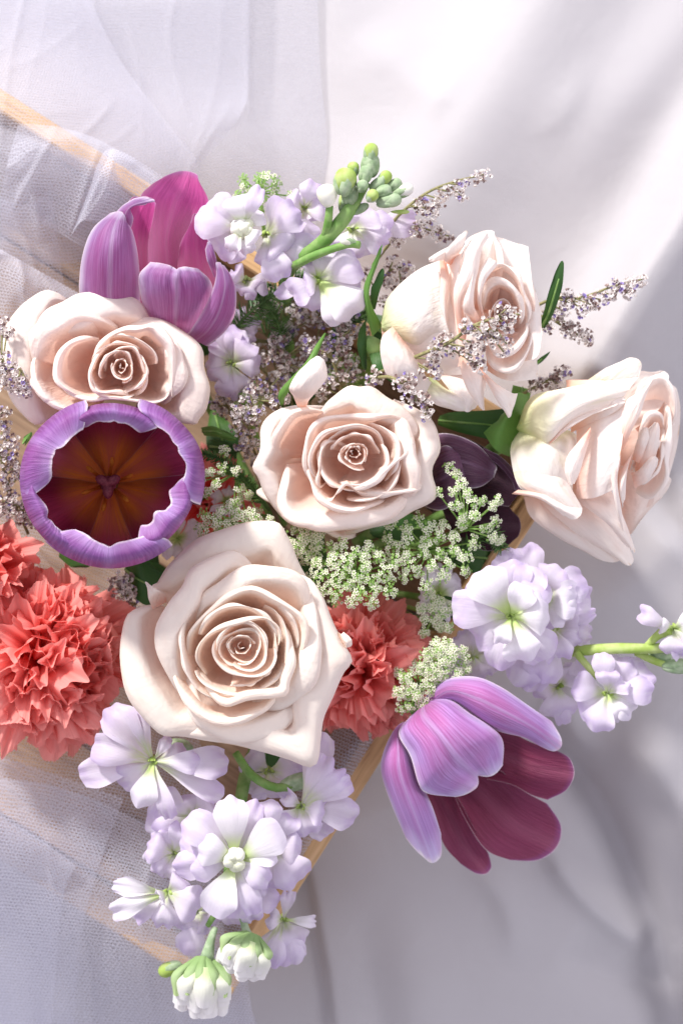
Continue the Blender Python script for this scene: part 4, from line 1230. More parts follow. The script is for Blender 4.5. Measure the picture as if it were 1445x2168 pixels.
def opening_bud(T, c, z, ax, rl, rw, seed):
    """half-open bud: green sepals clasp its foot, crumpled white petals spill from its mouth"""
    A_ = np.array([ax[0], -ax[1]], float); A_ /= np.linalg.norm(A_)   # in the layout's plane
    S_ = np.array([-A_[1], A_[0]])
    r_ = np.random.RandomState(seed)
    c = np.array(c, float)
    V, F = ellip_geo((c[0], c[1], z - 14), (A_[0], -A_[1], .1), rl * .8, rw * .72, 9, 10)
    b = mesh_obj("bud", V, F, M_WHB, T)
    k = 0
    for lay, (ext, hz) in enumerate([(1.15, 0), (.95, 14), (.72, 26)]):
        for o in np.linspace(-.72, .72, 4 - (lay == 2)) + r_.uniform(-.1, .1):
            tipc = c + A_ * rl * (ext - .3 * o * o + r_.uniform(-.1, .1)) + S_ * rw * o * 1.1
            base = c - A_ * rl * .6 + S_ * rw * o * .3
            w = rw * r_.uniform(.36, .52)
            zz = z + hz - 22 * o * o
            mid = (base + tipc) / 2 + S_ * rw * o * .25
            patch(b, [base + S_ * w * .6, mid + S_ * w, tipc + S_ * w * .8], [base - S_ * w * .6, mid - S_ * w, tipc - S_ * w * .8], [zz, zz + 10, zz - 8], [6, 14, 9], M_BUDW, 'out',
                  tuple(tipc + A_ * 7), seed=seed * 40 + k, nu=14, nv=12, wr=5, ea=7, ef=5)
            k += 1
    for o in (-.8, -.35, .1, .5, .9):
        tipc = c + A_ * rl * (.35 - .15 * o * o + r_.uniform(-.1, .15)) + S_ * rw * o * 1.15
        base = c - A_ * rl * 1.0 + S_ * rw * o * .2
        mid = (base + tipc) / 2 + S_ * rw * o * .45
        w = rw * .24
        zz = z + 26 - 20 * o * o
        patch(b, [base + S_ * w * .6, mid + S_ * w, tipc + S_ * w * .5], [base - S_ * w * .6, mid - S_ * w, tipc - S_ * w * .5], [zz - 16, zz + 6, zz + 6], [5, 9, 4], M_SEP, 'out', tuple(tipc + A_ * 9),
              name="sepal", seed=seed * 41 + k, nu=12, nv=10, wr=2, ea=2)
        k += 1


GS = "lilac stock stems in the bouquet"
# lower stem
S1 = thing("stock_stem", "lilac stock stem below the largest rose, its white centred flower facing up", "stock flower", (500, 1640, 380), GS)
f = zm(150, 1450, 2.2937)


def fz(c, z, pet, seed, **k):
    return floret(S1, f([c])[0], z, [f([(p[0], p[1])])[0] + tuple([p[2] / 2.2937] + list(p[3:])) for p in pet], seed, **k)


tube("stem", [(555, 1560, 360), (520, 1640, 430), (500, 1760, 500), (470, 1900, 520), (440, 1960, 500)], [16, 15, 13, 9, 6], M_GREEN, S1)
fz((400, 370), 520, [(180, 110, 190, 40), (100, 300, 160, 30), (40, 440, 160), (300, 100, 110, 30), (230, 480, 150, -10), (340, 590, 140, 20, M_STWH), (480, 650, 90, 20), (640, 380, 120, 30), (770, 380, 170, 20), (740, 540, 120), (560, 330, 120, -10), (480, 250, 60, 10)], 201)
fz((590, 640), 450, [(420, 560, 190), (360, 660, 170), (540, 540, 180), (700, 560, 170), (620, 700, 190), (430, 740, 160)], 202)
fz((1120, 590), 500, [(1240, 340, 120, 40), (1330, 420, 140, 30), (1365, 470, 110, 20), (1390, 640, 170), (1230, 620, 150, 10), (1150, 730, 170), (1020, 700, 150), (1040, 540, 90), (1240, 740, 120, -30), (1230, 230, 150, -30)], 203)
fz((960, 420), 400, [(850, 340, 170), (1120, 380, 170), (980, 560, 200), (860, 520, 170), (1100, 500, 170)], 204)
fz((500, 820), 470, [(370, 780, 160, 20), (480, 690, 130, 10), (380, 880, 150), (470, 940, 140), (560, 700, 160, 30), (600, 900, 150, 10)], 205)
fz((470, 1010), 500, [(200, 970, 95, 20, M_STWH), (190, 1110, 110, 25, M_STWH), (300, 1130, 110, -20), (450, 1180, 150, -20), (620, 1080, 200, 10), (420, 1040, 100, 20, M_STWH), (560, 950, 150)], 206)
fz((620, 1100), 440, [(560, 1300, 150), (690, 1180, 160, 10), (640, 1000, 150), (530, 1190, 150), (600, 1210, 140)], 207)
fz((800, 1020), 470, [(830, 1160, 180), (900, 1150, 120, 30), (930, 1080, 130), (740, 1130, 160), (940, 940, 150, 20), (1010, 1050, 140)], 208)
fz((980, 780), 500, [(940, 560, 170, 30), (1040, 620, 190, 20), (1120, 800, 200, 10), (1110, 960, 210), (980, 990, 200), (1090, 700, 160)], 209)
fz((800, 850), 590, [(770, 545, 180, 24, M_STWH), (560, 640, 190, 10), (620, 790, 170, 18, M_STWH), (900, 560, 120, -26), (1030, 700, 200, 22, M_STWH), (1000, 800, 150, 18, M_STWH), (960, 950, 150, 0), (690, 1120, 190, 22, M_STWH), (590, 880, 180, -6), (900, 1120, 110, -10), (500, 880, 170, -20), (780, 1140, 180, -26), (540, 740, 150, -24)], 210, core='white', rise=30)
fz((1030, 1140), 440, [(1060, 1000, 75, 30), (1195, 1150, 70, 20, M_STWH), (960, 1130, 120, 10), (1110, 1270, 160), (1060, 1370, 170), (970, 1370, 120), (800, 1420, 110, -30), (1100, 1330, 120)], 211)
opening_bud(S1, f([(640, 1450)])[0], 520, (-.05, -1.0, .45), 58, 52, 3)
opening_bud(S1, f([(850, 1300)])[0], 540, (-.30, -.8, .75), 44, 48, 4)
tube("pedicel", [f([(700, 1180)])[0] + (500,), f([(680, 1240)])[0] + (515,), f([(660, 1330)])[0] + (520,)], [7, 9, 16], M_SAGE, S1, n=8)
tube("pedicel", [f([(830, 1120)])[0] + (500,), f([(850, 1190)])[0] + (520,), f([(860, 1230)])[0] + (530,)], [7, 9, 16], M_SAGE, S1, n=8)
bud(S1, f([(480, 1380)])[0], 470, (-1, -.3, .2), 26, 16, M_LIME)
bud(S1, f([(520, 310)])[0], 470, (-1, .1, .4), 30, 22, M_SAGE)
tube("pedicel", [f([(800, 330)])[0] + (450,), f([(880, 440)])[0] + (470,), f([(1000, 500)])[0] + (480,), f([(1120, 470)])[0] + (470,)], [9, 10, 10, 8], M_GREEN, S1, n=10)
bud(S1, f([(1100, 470)])[0], 470, (1, .3, .1), 38, 18, M_SAGE)
stem(S1, (550, 1570, 370), 16)

# upper stem
S2 = thing("stock_stem", "stock stem at the top with pale lilac flowers and a tip of tight green buds", "stock flower", (620, 570, 420), GS)
f = zm(400, 290, 2.89)


def f2(c, z, pet, seed, **k):
    return floret(S2, f([c])[0], z, [f([(p[0], p[1])])[0] + tuple([p[2] / 2.89] + list(p[3:])) for p in pet], seed, **k)


tube("stem", [f([(590, 880)])[0] + (430,), f([(640, 780)])[0] + (520,), f([(800, 660)])[0] + (580,), f([(930, 520)])[0] + (610,), f([(1010, 400)])[0] + (620,), f([(1090, 280)])[0] + (620,)], [13, 14, 16, 16, 13, 7], M_GREEN, S2)
tube("pedicel", [f([(640, 790)])[0] + (560,), f([(780, 720)])[0] + (600,), f([(960, 660)])[0] + (610,), f([(1040, 660)])[0] + (600,)], [10, 9, 8, 9], M_GREEN, S2, n=10)
tube("pedicel", [f([(830, 620)])[0] + (590,), f([(850, 520)])[0] + (620,), f([(860, 420)])[0] + (630,)], [10, 9, 8], M_GREEN, S2, n=8)
f2((330, 560), 560, [(40, 500, 230, 20), (120, 390, 230, 26), (320, 360, 240, 30, M_STWH), (430, 310, 110, 40), (440, 450, 160, 10, M_STWH), (160, 700, 220, -10), (250, 760, 170, -20), (340, 720, 150, 10, M_STWH), (240, 690, 120, 26, M_STWH), (420, 640, 130, 30, M_STWH)], 221, core='white')
f2((470, 600), 520, [(600, 400, 220, 20), (680, 450, 220, 26), (700, 560, 240), (590, 700, 230, 10), (560, 870, 200, 20), (760, 720, 220, -10), (490, 800, 180, 10), (800, 600, 200, -6)], 222)
f2((700, 440), 480, [(600, 400, 200), (760, 280, 150, 20), (680, 340, 170), (830, 420, 190), (850, 340, 170), (760, 520, 200)], 223)
f2((1000, 560), 490, [(980, 470, 130, 40), (1130, 450, 220, 10), (1240, 530, 190), (1210, 660, 180), (1060, 740, 190, -10), (950, 700, 180, -20), (1400, 520, 180, -30), (860, 680, 160, -20)], 224)
f2((790, 870), 520, [(620, 970, 200, 10), (530, 960, 110, -10), (740, 750, 120), (850, 730, 210, 6, M_STWH), (1040, 760, 240, 26), (1060, 900, 230, 10), (1040, 1080, 260, 20, M_STWH), (940, 1130, 200, 0, M_STWH), (760, 1060, 210, -20), (700, 900, 170, 20), (920, 720, 150, -14, M_STWH)], 225)
f2((350, 880), 450, [(260, 820, 150), (420, 950, 170), (330, 960, 160), (500, 900, 160), (220, 880, 140)], 226)
# tight buds at the tip
for i, (x, y, rl, rw, ax, mt, z) in enumerate([
        (1112, 95, 58, 44, (.1, 1, .3), M_LIME, 640), (1108, 170, 72, 56, (.1, 1, .2), M_SAGE, 630), (1080, 225, 52, 40, (.2, 1, .3), M_SAGE, 650),
        (955, 270, 82, 68, (.15, 1, .3), M_LIME, 650), (1005, 195, 44, 36, (-.1, 1, .3), M_LIME, 630), (985, 350, 56, 50, (0, 1, .2), M_SAGE, 630),
        (1195, 255, 54, 38, (.6, .9, .3), M_LIME, 630), (1150, 290, 50, 34, (.8, .6, .2), M_SAGE, 635), (1120, 360, 42, 36, (.5, .6, .8), M_LIME, 660),
        (1225, 390, 76, 44, (1, .15, .2), M_SAGE, 640), (1310, 330, 66, 40, (1, .35, .2), M_WHB, 625), (1190, 330, 50, 36, (1, .3, .3), M_SAGE, 645),
        (1060, 300, 40, 34, (.3, .5, .8), M_SAGE, 655), (1045, 440, 60, 26, (1, .5, 0), M_SAGE, 610), (1260, 290, 44, 34, (1, .6, .1), M_SAGE, 625), (940, 400, 60, 26, (.1, 1, 0), M_LIME, 600)]):
    p = f([(x, y)])[0]
    bud(S2, p, z, ax, rl / 2.89, rw / 2.89, mt, seed=i)
bud(S2, f([(845, 360)])[0], 640, (-.1, 1, .3), 25, 22, M_WHB, sep=False)
bud(S2, f([(970, 640)])[0], 610, (-.9, .2, .3), 18, 11, M_WHB)
bud(S2, f([(1290, 458)])[0], 600, (1, 0, 0), 20, 5, M_LIME, sep=False)
stem(S2, (605, 590, 430), 14)

# right stem
S3 = thing("stock_stem", "lilac stock stem at the right, its bright green stalk reaching past the photo's edge", "stock flower", (1100, 1400, 400), GS)
f = zm(900, 1120, 2.6514)


def f3(c, z, pet, seed, **k):
    return floret(S3, f([c])[0], z, [f([(p[0], p[1])])[0] + tuple([p[2] / 2.6514] + list(p[3:])) for p in pet], seed, **k)


tube("stem", [f([(640, 720)])[0] + (400,), f([(800, 690)])[0] + (440,), f([(1060, 670)])[0] + (500,), f([(1300, 670)])[0] + (510,), f([(1480, 640)])[0] + (520,), f([(1640, 600)])[0] + (520,)], [10, 12, 12, 11, 9, 8], M_LIME, S3)
tube("pedicel", [f([(840, 690)])[0] + (470,), f([(900, 760)])[0] + (470,), f([(960, 830)])[0] + (460,)], [9, 8, 8], M_LIME, S3, n=8)
tube("pedicel", [f([(1180, 690)])[0] + (490,), f([(1280, 740)])[0] + (490,), f([(1370, 770)])[0] + (480,)], [9, 8, 8], M_LIME, S3, n=8)
tube("pedicel", [f([(1220, 680)])[0] + (500,), f([(1300, 600)])[0] + (520,), f([(1370, 560)])[0] + (530,)], [8, 9, 16], M_LIME, S3, n=8)
f3((480, 490), 540, [(300, 240, 260, 30, M_STWH), (470, 180, 260, 10), (600, 210, 240), (230, 330, 220, -10), (150, 440, 220, 10), (250, 600, 240, -10), (560, 330, 170, 36, M_STWH), (690, 470, 260, 20, M_STWH), (410, 640, 120, 44, M_STWH), (560, 740, 230, 24, M_STWH), (400, 790, 190, -10), (690, 720, 240, -10), (660, 300, 200, 10)], 231)
f3((640, 380), 480, [(540, 90, 220, -10), (400, 140, 200, -20), (760, 220, 230, 30), (900, 290, 220, 20), (840, 400, 230, 30, M_STWH), (930, 400, 170), (820, 500, 200, 20, M_STWH), (700, 560, 200, 10)], 232)
f3((720, 560), 440, [(920, 440, 150, -10), (960, 460, 90, 0), (880, 560, 200), (860, 640, 120, 10), (760, 730, 170, 30), (640, 860, 230, 10), (500, 870, 220), (940, 600, 140, -20), (560, 900, 220, -20)], 233)
f3((740, 880), 380, [(640, 960, 220), (760, 1050, 240), (700, 780, 220), (860, 800, 170), (780, 1100, 100), (920, 770, 140)], 234)
f3((1020, 920), 460, [(990, 700, 130, 24), (1020, 790, 140, 30), (830, 870, 180, 20), (850, 1010, 190, 10), (950, 1130, 200, 10), (1130, 720, 190, 10), (1250, 780, 200), (1270, 900, 170, 10), (1180, 1010, 200, 0, M_STWH), (1090, 1070, 150, -10, M_STWH), (1120, 850, 150, 30)], 235)
f3((1390, 560), 510, [(1190, 460, 110, 20), (1300, 540, 100, 0, M_STWH), (1380, 700, 150), (1500, 520, 150, 10, M_STWH), (1540, 640, 150), (1460, 720, 140), (1560, 560, 130)], 236)
bud(S3, f([(1420, 770)])[0], 490, (1, 0, .1), 34, 16, M_SAGE)
bud(S3, f([(1320, 710)])[0], 480, (1, -.2, .1), 24, 12, M_SAGE)
patch(S3, f([(640, 370), (600, 400), (590, 420)]), f([(670, 380), (660, 390), (640, 410)]), [500, 520, 520], 6, M_LEAFL, name="leaf", tip=f([(592, 430)])[0])
stem(S3, (1120, 1395, 400), 13)

# dim flowers deeper in
S4 = thing("stock_stem", "small lilac stock flower in the shade right of the left rose", "stock flower", (490, 740, 300), GS)
floret(S4, (490, 770), 420, ring((490, 770), 8, 62, .9, 10, .9, 1.2, 5) + [(480, 690, 60, 10), (530, 720, 60, 14)], 241)
floret(S4, (500, 700), 390, ring((500, 700), 6, 46, .9, 30, 1, 1, 6), 242)
stem(S4, (490, 760, 390), 9)
S5 = thing("stock_stem", "shaded white stock petals below the lace flowers, left of the right stock", "stock flower", (935, 1230, 330), GS)
floret(S5, (930, 1260), 400, ring((930, 1250), 8, 56, .8, 0, .8, 1.2, 7), 243, mat=M_STWH)
floret(S5, (1000, 1390), 340, ring((1000, 1390), 6, 60, .9, 0, 1, 1, 8), 244)
stem(S5, (935, 1270, 360), 9)
S6 = thing("stock_stem", "pale shaded stock petals deep between the open tulip and the largest rose", "stock flower", (370, 1150, 300), GS)
floret(S6, (375, 1140), 380, ring((375, 1140), 8, 46, .8, 0, 1.2, 1, 9), 245, mat=M_STWH)
floret(S6, (480, 1060), 400, ring((480, 1065), 5, 34, .9, 0, 1, 1, 10), 246, mat=M_STWH)
stem(S6, (375, 1150, 350), 9)

# ------------------------------------------------------------------ dried statice
_flo = []
for q_ in range(4):
    rr_ = np.random.RandomState(q_)
    V_, F_ = [], []
    V_.append((0, 0, 0))
    for k in range(5):
        a = k * 2 * math.pi / 5
        V_.append((.35 * math.cos(a), .35 * math.sin(a), .55))
    for k in range(5):
        a = k * 2 * math.pi / 5 + .3
        V_.append(((.8 + .15 * rr_.rand()) * math.cos(a), (.8 + .15 * rr_.rand()) * math.sin(a), 1.0 + .3 * rr_.rand()))
    for k in range(5):
        j = (k + 1) % 5
        F_.append((0, 1 + k, 1 + j)); F_.append((1 + k, 6 + k, 1 + j)); F_.append((6 + k, 6 + j, 1 + j))
    _flo.append((np.array(V_), F_))


def rot_to(d):
    d = np.asarray(d, float); d /= np.linalg.norm(d)
    x = np.cross(d, [.3, .2, .1]); x /= np.linalg.norm(x)
    return np.stack([x, np.cross(d, x), d], 1)


def statice_cluster(T, c, r, n, seed, el=(1, 1, .7), dirv=None):
    r_ = np.random.RandomState(seed)
    V, F, M = [], [], []
    o = 0
    cw = W(c)
    for i in range(n):
        d = r_.normal(size=3); d /= np.linalg.norm(d)
        q = d * r_.uniform(.35, 1) * r * np.array(el)
        if dirv is not None:
            q = q + np.array(dirv) * r_.uniform(-1, 1)
        dd = d + np.array([0, 0, .6]) + r_.normal(size=3) * .3
        s = r_.uniform(4.2, 6.6)
        v, fc = _flo[r_.randint(4)]
        Rm = rot_to(dd)
        V.append(cw + (v * s @ Rm.T + q) * PX)
        k = r_.rand()
        mi = 0 if k < .68 else 1 if k < .93 else 2
        F += [tuple(a + o for a in t) for t in fc]
        M += [1 if (j % 3 == 0 and k > .3) else mi for j in range(len(fc))]
        o += len(v)
    g = mesh_obj("floret_cluster", np.concatenate(V), F, [M_PAPER, M_BROWN, M_VIOLET], T, mi=M, smooth=False)
    g["kind"] = "stuff"


GP = "dried statice sprigs in the bouquet"


def sprig(label, path, clusters, seed, r=3.2, group=GP):
    T = thing("statice_sprig", label, "dried flower", path[0], group)
    tube("stem", path, [r * 1.2, r, r * .6], M_TWIG, T, n=24, sides=6)
    P = cr(np.array(path, float), 60)
    for i, (x, y, rad, dz) in enumerate(clusters):
        k = np.argmin(np.hypot(P[:, 0] - x, P[:, 1] - y))
        z = P[k, 2] + dz
        c = np.array([x, y, z])
        if np.hypot(P[k, 0] - x, P[k, 1] - y) > 6:
            k2 = max(0, k - 5)
            tube("twig", [P[k2], (P[k2] + c) / 2 + (0, 0, 3), c], [2.2, 1.8], M_TWIG, T, n=6, sides=5)
        n = int(10 + rad * rad * .055)
        statice_cluster(T, (x, y, z), rad, n, seed * 100 + i)
    return T


sprig("dried statice sprig at the top right reaching up from the green stock buds", [(800, 520, 430), (840, 460, 500), (900, 410, 520), (960, 385, 520), (1030, 368, 510)],
      [(1022, 372, 15, 4), (1000, 378, 14, 4), (975, 392, 15, 5), (945, 405, 14, 0), (930, 422, 18, 4), (900, 440, 22, 4), (885, 432, 14, 0), (915, 448, 14, 2), (975, 415, 14, 0)], 1)
sprig("dried statice sprig just left of the upper right rose's curled tip", [(790, 560, 400), (830, 510, 460), (870, 480, 480), (950, 500, 470)],
      [(842, 505, 20, 4), (835, 492, 12, 4), (900, 475, 20, 5), (885, 490, 16, 5), (925, 492, 18, 4), (945, 500, 12, 4)], 2)
sprig("dried statice sprig left of the upper right rose, behind its sepal", [(750, 680, 380), (790, 620, 430), (830, 570, 450), (880, 570, 440)],
      [(830, 555, 18, 4), (845, 565, 14, 0), (860, 575, 20, 4), (835, 600, 20, 0), (815, 590, 14, 0), (850, 610, 16, 0), (815, 640, 15, 0), (775, 580, 14, 0)], 3)
sprig("dried statice sprig right of the upper right rose, longest, pointing to the bright cloth", [(1060, 700, 430), (1150, 640, 480), (1230, 630, 500), (1300, 605, 500), (1365, 590, 490)],
      [(1355, 592, 14, 3), (1335, 602, 15, 3), (1315, 612, 16, 3), (1300, 603, 14, 3), (1330, 622, 12, 0), (1290, 622, 15, 3), (1270, 634, 18, 3), (1250, 645, 17, 3), (1225, 640, 18, 4), (1235, 658, 15, 0), (1205, 640, 15, 4), (1200, 622, 10, 4), (1185, 655, 14, 0)], 4)
sprig("short dried statice sprig right of the upper right rose, below the longest sprig", [(1080, 720, 420), (1140, 670, 460), (1190, 690, 460), (1240, 720, 450)],
      [(1175, 665, 18, 3), (1195, 680, 18, 3), (1160, 690, 15, 3), (1215, 700, 17, 3), (1235, 712, 16, 2), (1200, 702, 13, 3), (1245, 722, 10, 2), (1150, 665, 12, 0)], 5)
sprig("dried statice sprig crossing the front of the upper right rose", [(800, 790, 560), (880, 755, 650), (950, 725, 700), (1000, 690, 720), (1060, 670, 730), (1100, 665, 725)],
      [(1085, 668, 15, 3), (1070, 655, 14, 5), (1055, 680, 16, 3), (1030, 690, 17, 4), (1075, 690, 12, 0), (1010, 700, 18, 4), (985, 690, 13, 5), (1050, 705, 13, 0), (1072, 728, 14, -4), (1040, 720, 16, 0), (1010, 730, 19, -2), (1000, 755, 20, -4), (1012, 775, 14, -8),
       (940, 720, 18, 5), (925, 735, 16, 4), (915, 760, 17, 0), (905, 785, 18, -6), (960, 745, 14, 0), (920, 790, 13, -6), (985, 735, 14, 0), (1065, 745, 10, -4)], 6, r=3.6)
sprig("dried statice sprig draped over the upper right edge of the centre rose", [(790, 800, 570), (830, 800, 640), (870, 830, 660), (910, 870, 660)],
      [(795, 795, 18, 3), (785, 808, 13, 3), (850, 810, 18, 4), (870, 805, 16, 4), (865, 830, 19, 4), (890, 845, 19, 4), (905, 862, 14, 3), (900, 880, 12, 2), (880, 850, 13, 4)], 7)
sprig("small dried statice sprig just above the right rose", [(1080, 850, 400), (1130, 820, 460), (1195, 785, 470)],
      [(1195, 785, 13, 2), (1180, 795, 15, 3), (1165, 810, 17, 2), (1145, 815, 14, 0), (1180, 812, 12, 0), (1130, 818, 11, 2), (1120, 800, 10, 2)], 8)
sprig("dried statice sprig left of the centre rose, running up from its edge", [(560, 1000, 360), (530, 930, 470), (540, 860, 520), (590, 800, 500)],
      [(545, 815, 20, 5), (530, 835, 18, 4), (555, 830, 15, 0), (580, 850, 18, 4), (600, 840, 17, 2), (520, 860, 18, 4), (500, 870, 15, 0), (535, 880, 16, 4), (545, 870, 14, 4), (510, 890, 16, 4), (500, 905, 15, 0), (530, 905, 18, 4), (525, 930, 20, 4), (510, 942, 16, 2), (540, 950, 18, 2), (545, 975, 14, 0), (520, 960, 14, 0), (575, 835, 14, 0)], 9)
sprig("dried statice sprig standing above the rolled petal of the centre rose", [(700, 900, 360), (720, 820, 440), (700, 740, 480), (740, 700, 470)],
      [(705, 720, 19, 4), (725, 735, 20, 4), (690, 735, 16, 2), (720, 755, 17, 2), (735, 722, 13, 4), (745, 775, 18, 3), (735, 795, 18, 3), (710, 800, 20, 3), (755, 790, 14, 3), (690, 810, 20, 0), (670, 820, 18, 0), (680, 835, 16, -4), (650, 725, 15, 0), (665, 740, 13, 0)], 10)
sprig("dried statice sprig at the left edge, level with the left rose", [(-60, 980, 360), (-30, 900, 470), (-10, 800, 560), (40, 780, 590), (60, 830, 590)],
      [(5, 685, 15, 0), (15, 705, 14, 0), (8, 760, 18, 4), (25, 785, 20, 4), (5, 800, 20, 4), (40, 800, 19, 4), (50, 820, 17, 3), (20, 815, 18, 4), (55, 832, 12, 2), (0, 780, 18, 0)], 11)
sprig("dried statice sprig at the left edge, left of the open purple tulip", [(60, 1130, 350), (20, 1040, 430), (0, 960, 470), (-20, 880, 470)],
      [(8, 870, 16, 0), (2, 890, 18, 0), (15, 930, 17, 0), (5, 915, 18, 0), (30, 940, 15, 0), (20, 960, 20, 2), (35, 985, 19, 2), (10, 985, 20, 2), (45, 1005, 17, 0), (20, 1010, 20, 0), (5, 1030, 18, 0), (0, 950, 18, 0)], 12)
sprig("dried statice sprig at the left edge, lowest, beneath the open purple tulip", [(120, 1150, 340), (60, 1090, 400), (20, 1060, 430), (-40, 1040, 430)],
      [(15, 1065, 20, 4), (35, 1080, 19, 4), (60, 1095, 18, 4), (75, 1105, 16, 2), (45, 1100, 15, 2), (10, 1085, 17, 2), (30, 1055, 16, 0), (85, 1112, 12, 0), (-5, 1070, 18, 0), (65, 1080, 16, 0), (55, 1060, 15, 0)], 13)
sprig("shaded dried statice sprig in the dark gap between the left carnation and the largest rose", [(330, 1330, 330), (280, 1280, 420), (260, 1230, 450)],
      [(250, 1225, 18, 2), (245, 1245, 17, 4), (262, 1240, 18, 2), (275, 1255, 16, 0), (255, 1262, 15, 2), (270, 1225, 13, 0), (285, 1275, 15, -4)], 14)
sprig("dark dried statice sprig in the shade right of the left rose", [(520, 960, 260), (490, 880, 360), (470, 830, 400)],
      [(470, 805, 17, 0), (480, 825, 18, 0), (465, 840, 17, 0), (490, 845, 16, 0), (475, 870, 20, -4), (500, 880, 17, -4), (455, 860, 14, -4), (510, 850, 15, -10)], 15)
# the dark middle, deep among the stems
rs = np.random.RandomState(77)
spots = [((560, 690), 60), ((620, 660), 60), ((680, 650), 55), ((600, 740), 60), ((650, 770), 60), ((720, 660), 50), ((560, 780), 50), ((740, 700), 45)]
for i, ((x, y), rad) in enumerate(spots):
    lab = ["shaded statice sprig deep among the stems right of the upper left tulip", "shaded statice sprig deep below the top stock's lowest flower", "shaded statice sprig deep between the top stock and the upper right rose",
           "shaded statice sprig in the dark middle above the centre rose", "shaded statice sprig in the dark middle, just beyond the rolled petal", "shaded statice sprig deep beside the upper right rose's calyx",
           "shaded statice sprig deep beside the small shaded stock flower", "shaded statice sprig below the green sepal of the upper right rose"][i]
    cl_ = [(x + rs.uniform(-rad, rad) * .8, y + rs.uniform(-rad, rad) * .8, rs.uniform(12, 20), rs.uniform(-20, 20)) for _ in range(12)]
    sprig(lab, [(640, 1000, 200), (x * .6 + 640 * .4, y * .6 + 400, 300), (x, y, 380 + 6 * i)], cl_, 30 + i, 2.6)


# ------------------------------------------------------------------ white lace flowers
def umbellet_geo(c, r, n, seed, nrm=(0, 0, 1), closed=.2):
    r_ = np.random.RandomState(seed)
    cw = W(c)
    Rn = rot_to(nrm)
    V, F, M = [], [], []
    o = 0
    foot = cw - Rn[:, 2] * r * 1.1 * PX
    for i in range(n):
        q = math.sqrt((i + .5) / n) * r; a = i * 2.4 + r_.uniform(-.3, .3)
        loc = np.array([q * math.cos(a), q * math.sin(a), -q * q / r * .35 + r_.uniform(-2, 3)])
        p = cw + (Rn @ loc) * PX
        # pedicel
        d = p - foot; side = np.cross(d, [0.2, 1, .1]); side = side / np.linalg.norm(side) * .8 * PX
        V += [foot - side, foot + side, p + side, p - side]
        F.append((o, o + 1, o + 2, o + 3)); M.append(1); o += 4
        nn = d / np.linalg.norm(d) + Rn[:, 2] * .6 + r_.normal(size=3) * .15
        Rm = rot_to(nn)
        s = r_.uniform(4.0, 5.8)
        green = r_.rand() < closed
        if green:
            s *= .6
        for k in range(5):
            b = k * 1.2566 + r_.uniform(0, .3)
            e = np.array([math.cos(b), math.sin(b), 0]); t_ = np.array([-math.sin(b), math.cos(b), 0])
            q4 = [e * .15, e * .75 + t_ * .42 + (0, 0, .25), e * 1.15 + (0, 0, .05), e * .75 - t_ * .42 + (0, 0, .25)]
            V += [p + (Rm @ (x * s)) * PX for x in q4]
            F.append((o, o + 1, o + 2, o + 3)); M.append(1 if green else 0); o += 4
        # ovary
        q4 = [(0, 0, -.9), (.5, 0, 0), (-.25, .43, 0), (-.25, -.43, 0), (0, 0, .5)]
        V += [p + (Rm @ (np.array(x) * s)) * PX for x in q4]
        F += [(o, o + 2, o + 1), (o, o + 3, o + 2), (o, o + 1, o + 3), (o + 4, o + 1, o + 2), (o + 4, o + 2, o + 3), (o + 4, o + 3, o + 1)]
        M += [1] * 6; o += 5
    return np.array(V), F, M


GU = "white lace flower heads in the bouquet"


def umbel(label, c, R, z, n, seed, el=(1, 1), foot=None, ru=16, closed=.4, pts=None, dome=.3, nf=15):
    T = thing("lace_flower", label, "lace flower", (c[0], c[1], z - 120), GU)
    r_ = np.random.RandomState(seed)
    ft = np.array(foot if foot else (c[0], c[1], z - R * .9), float)
    P = pts or []
    if not pts:
        for i in range(n):
            q = math.sqrt((i + .4) / n) * R; a = i * 2.4 + seed
            P.append((c[0] + q * el[0] * math.cos(a) + r_.uniform(-5, 5), c[1] + q * el[1] * math.sin(a) + r_.uniform(-5, 5)))
    for i, p in enumerate(P):
        dd = np.hypot(p[0] - c[0], p[1] - c[1])
        zz = z - dd * dd / max(R, 1) * dome + r_.uniform(-8, 8)
        nr = np.array([(p[0] - c[0]) / R * .5, -(p[1] - c[1]) / R * .5, 1.0]) + r_.normal(size=3) * .15
        V, F, M = umbellet_geo((p[0], p[1], zz), ru * r_.uniform(.8, 1.15), nf, seed * 50 + i, nr, closed)
        u_ = mesh_obj("umbellet", V, F, [M_LACE, M_LACEG], T, mi=M, smooth=False)
        u_["kind"] = "stuff"
        e = np.array([p[0], p[1], zz - 18])
        tube("ray", [ft, ft * .4 + e * .6 + (0, 0, -6), e], [2.2, 1.5], M_LACEG, T, n=7, sides=5)
    tube("stem", [ft, ft + (0, 0, -60), (BIND[0] * .4 + ft[0] * .6, BIND[1] * .4 + ft[1] * .6, 160)], [6, 5, 5], M_LACEG, T, n=8)
    return T


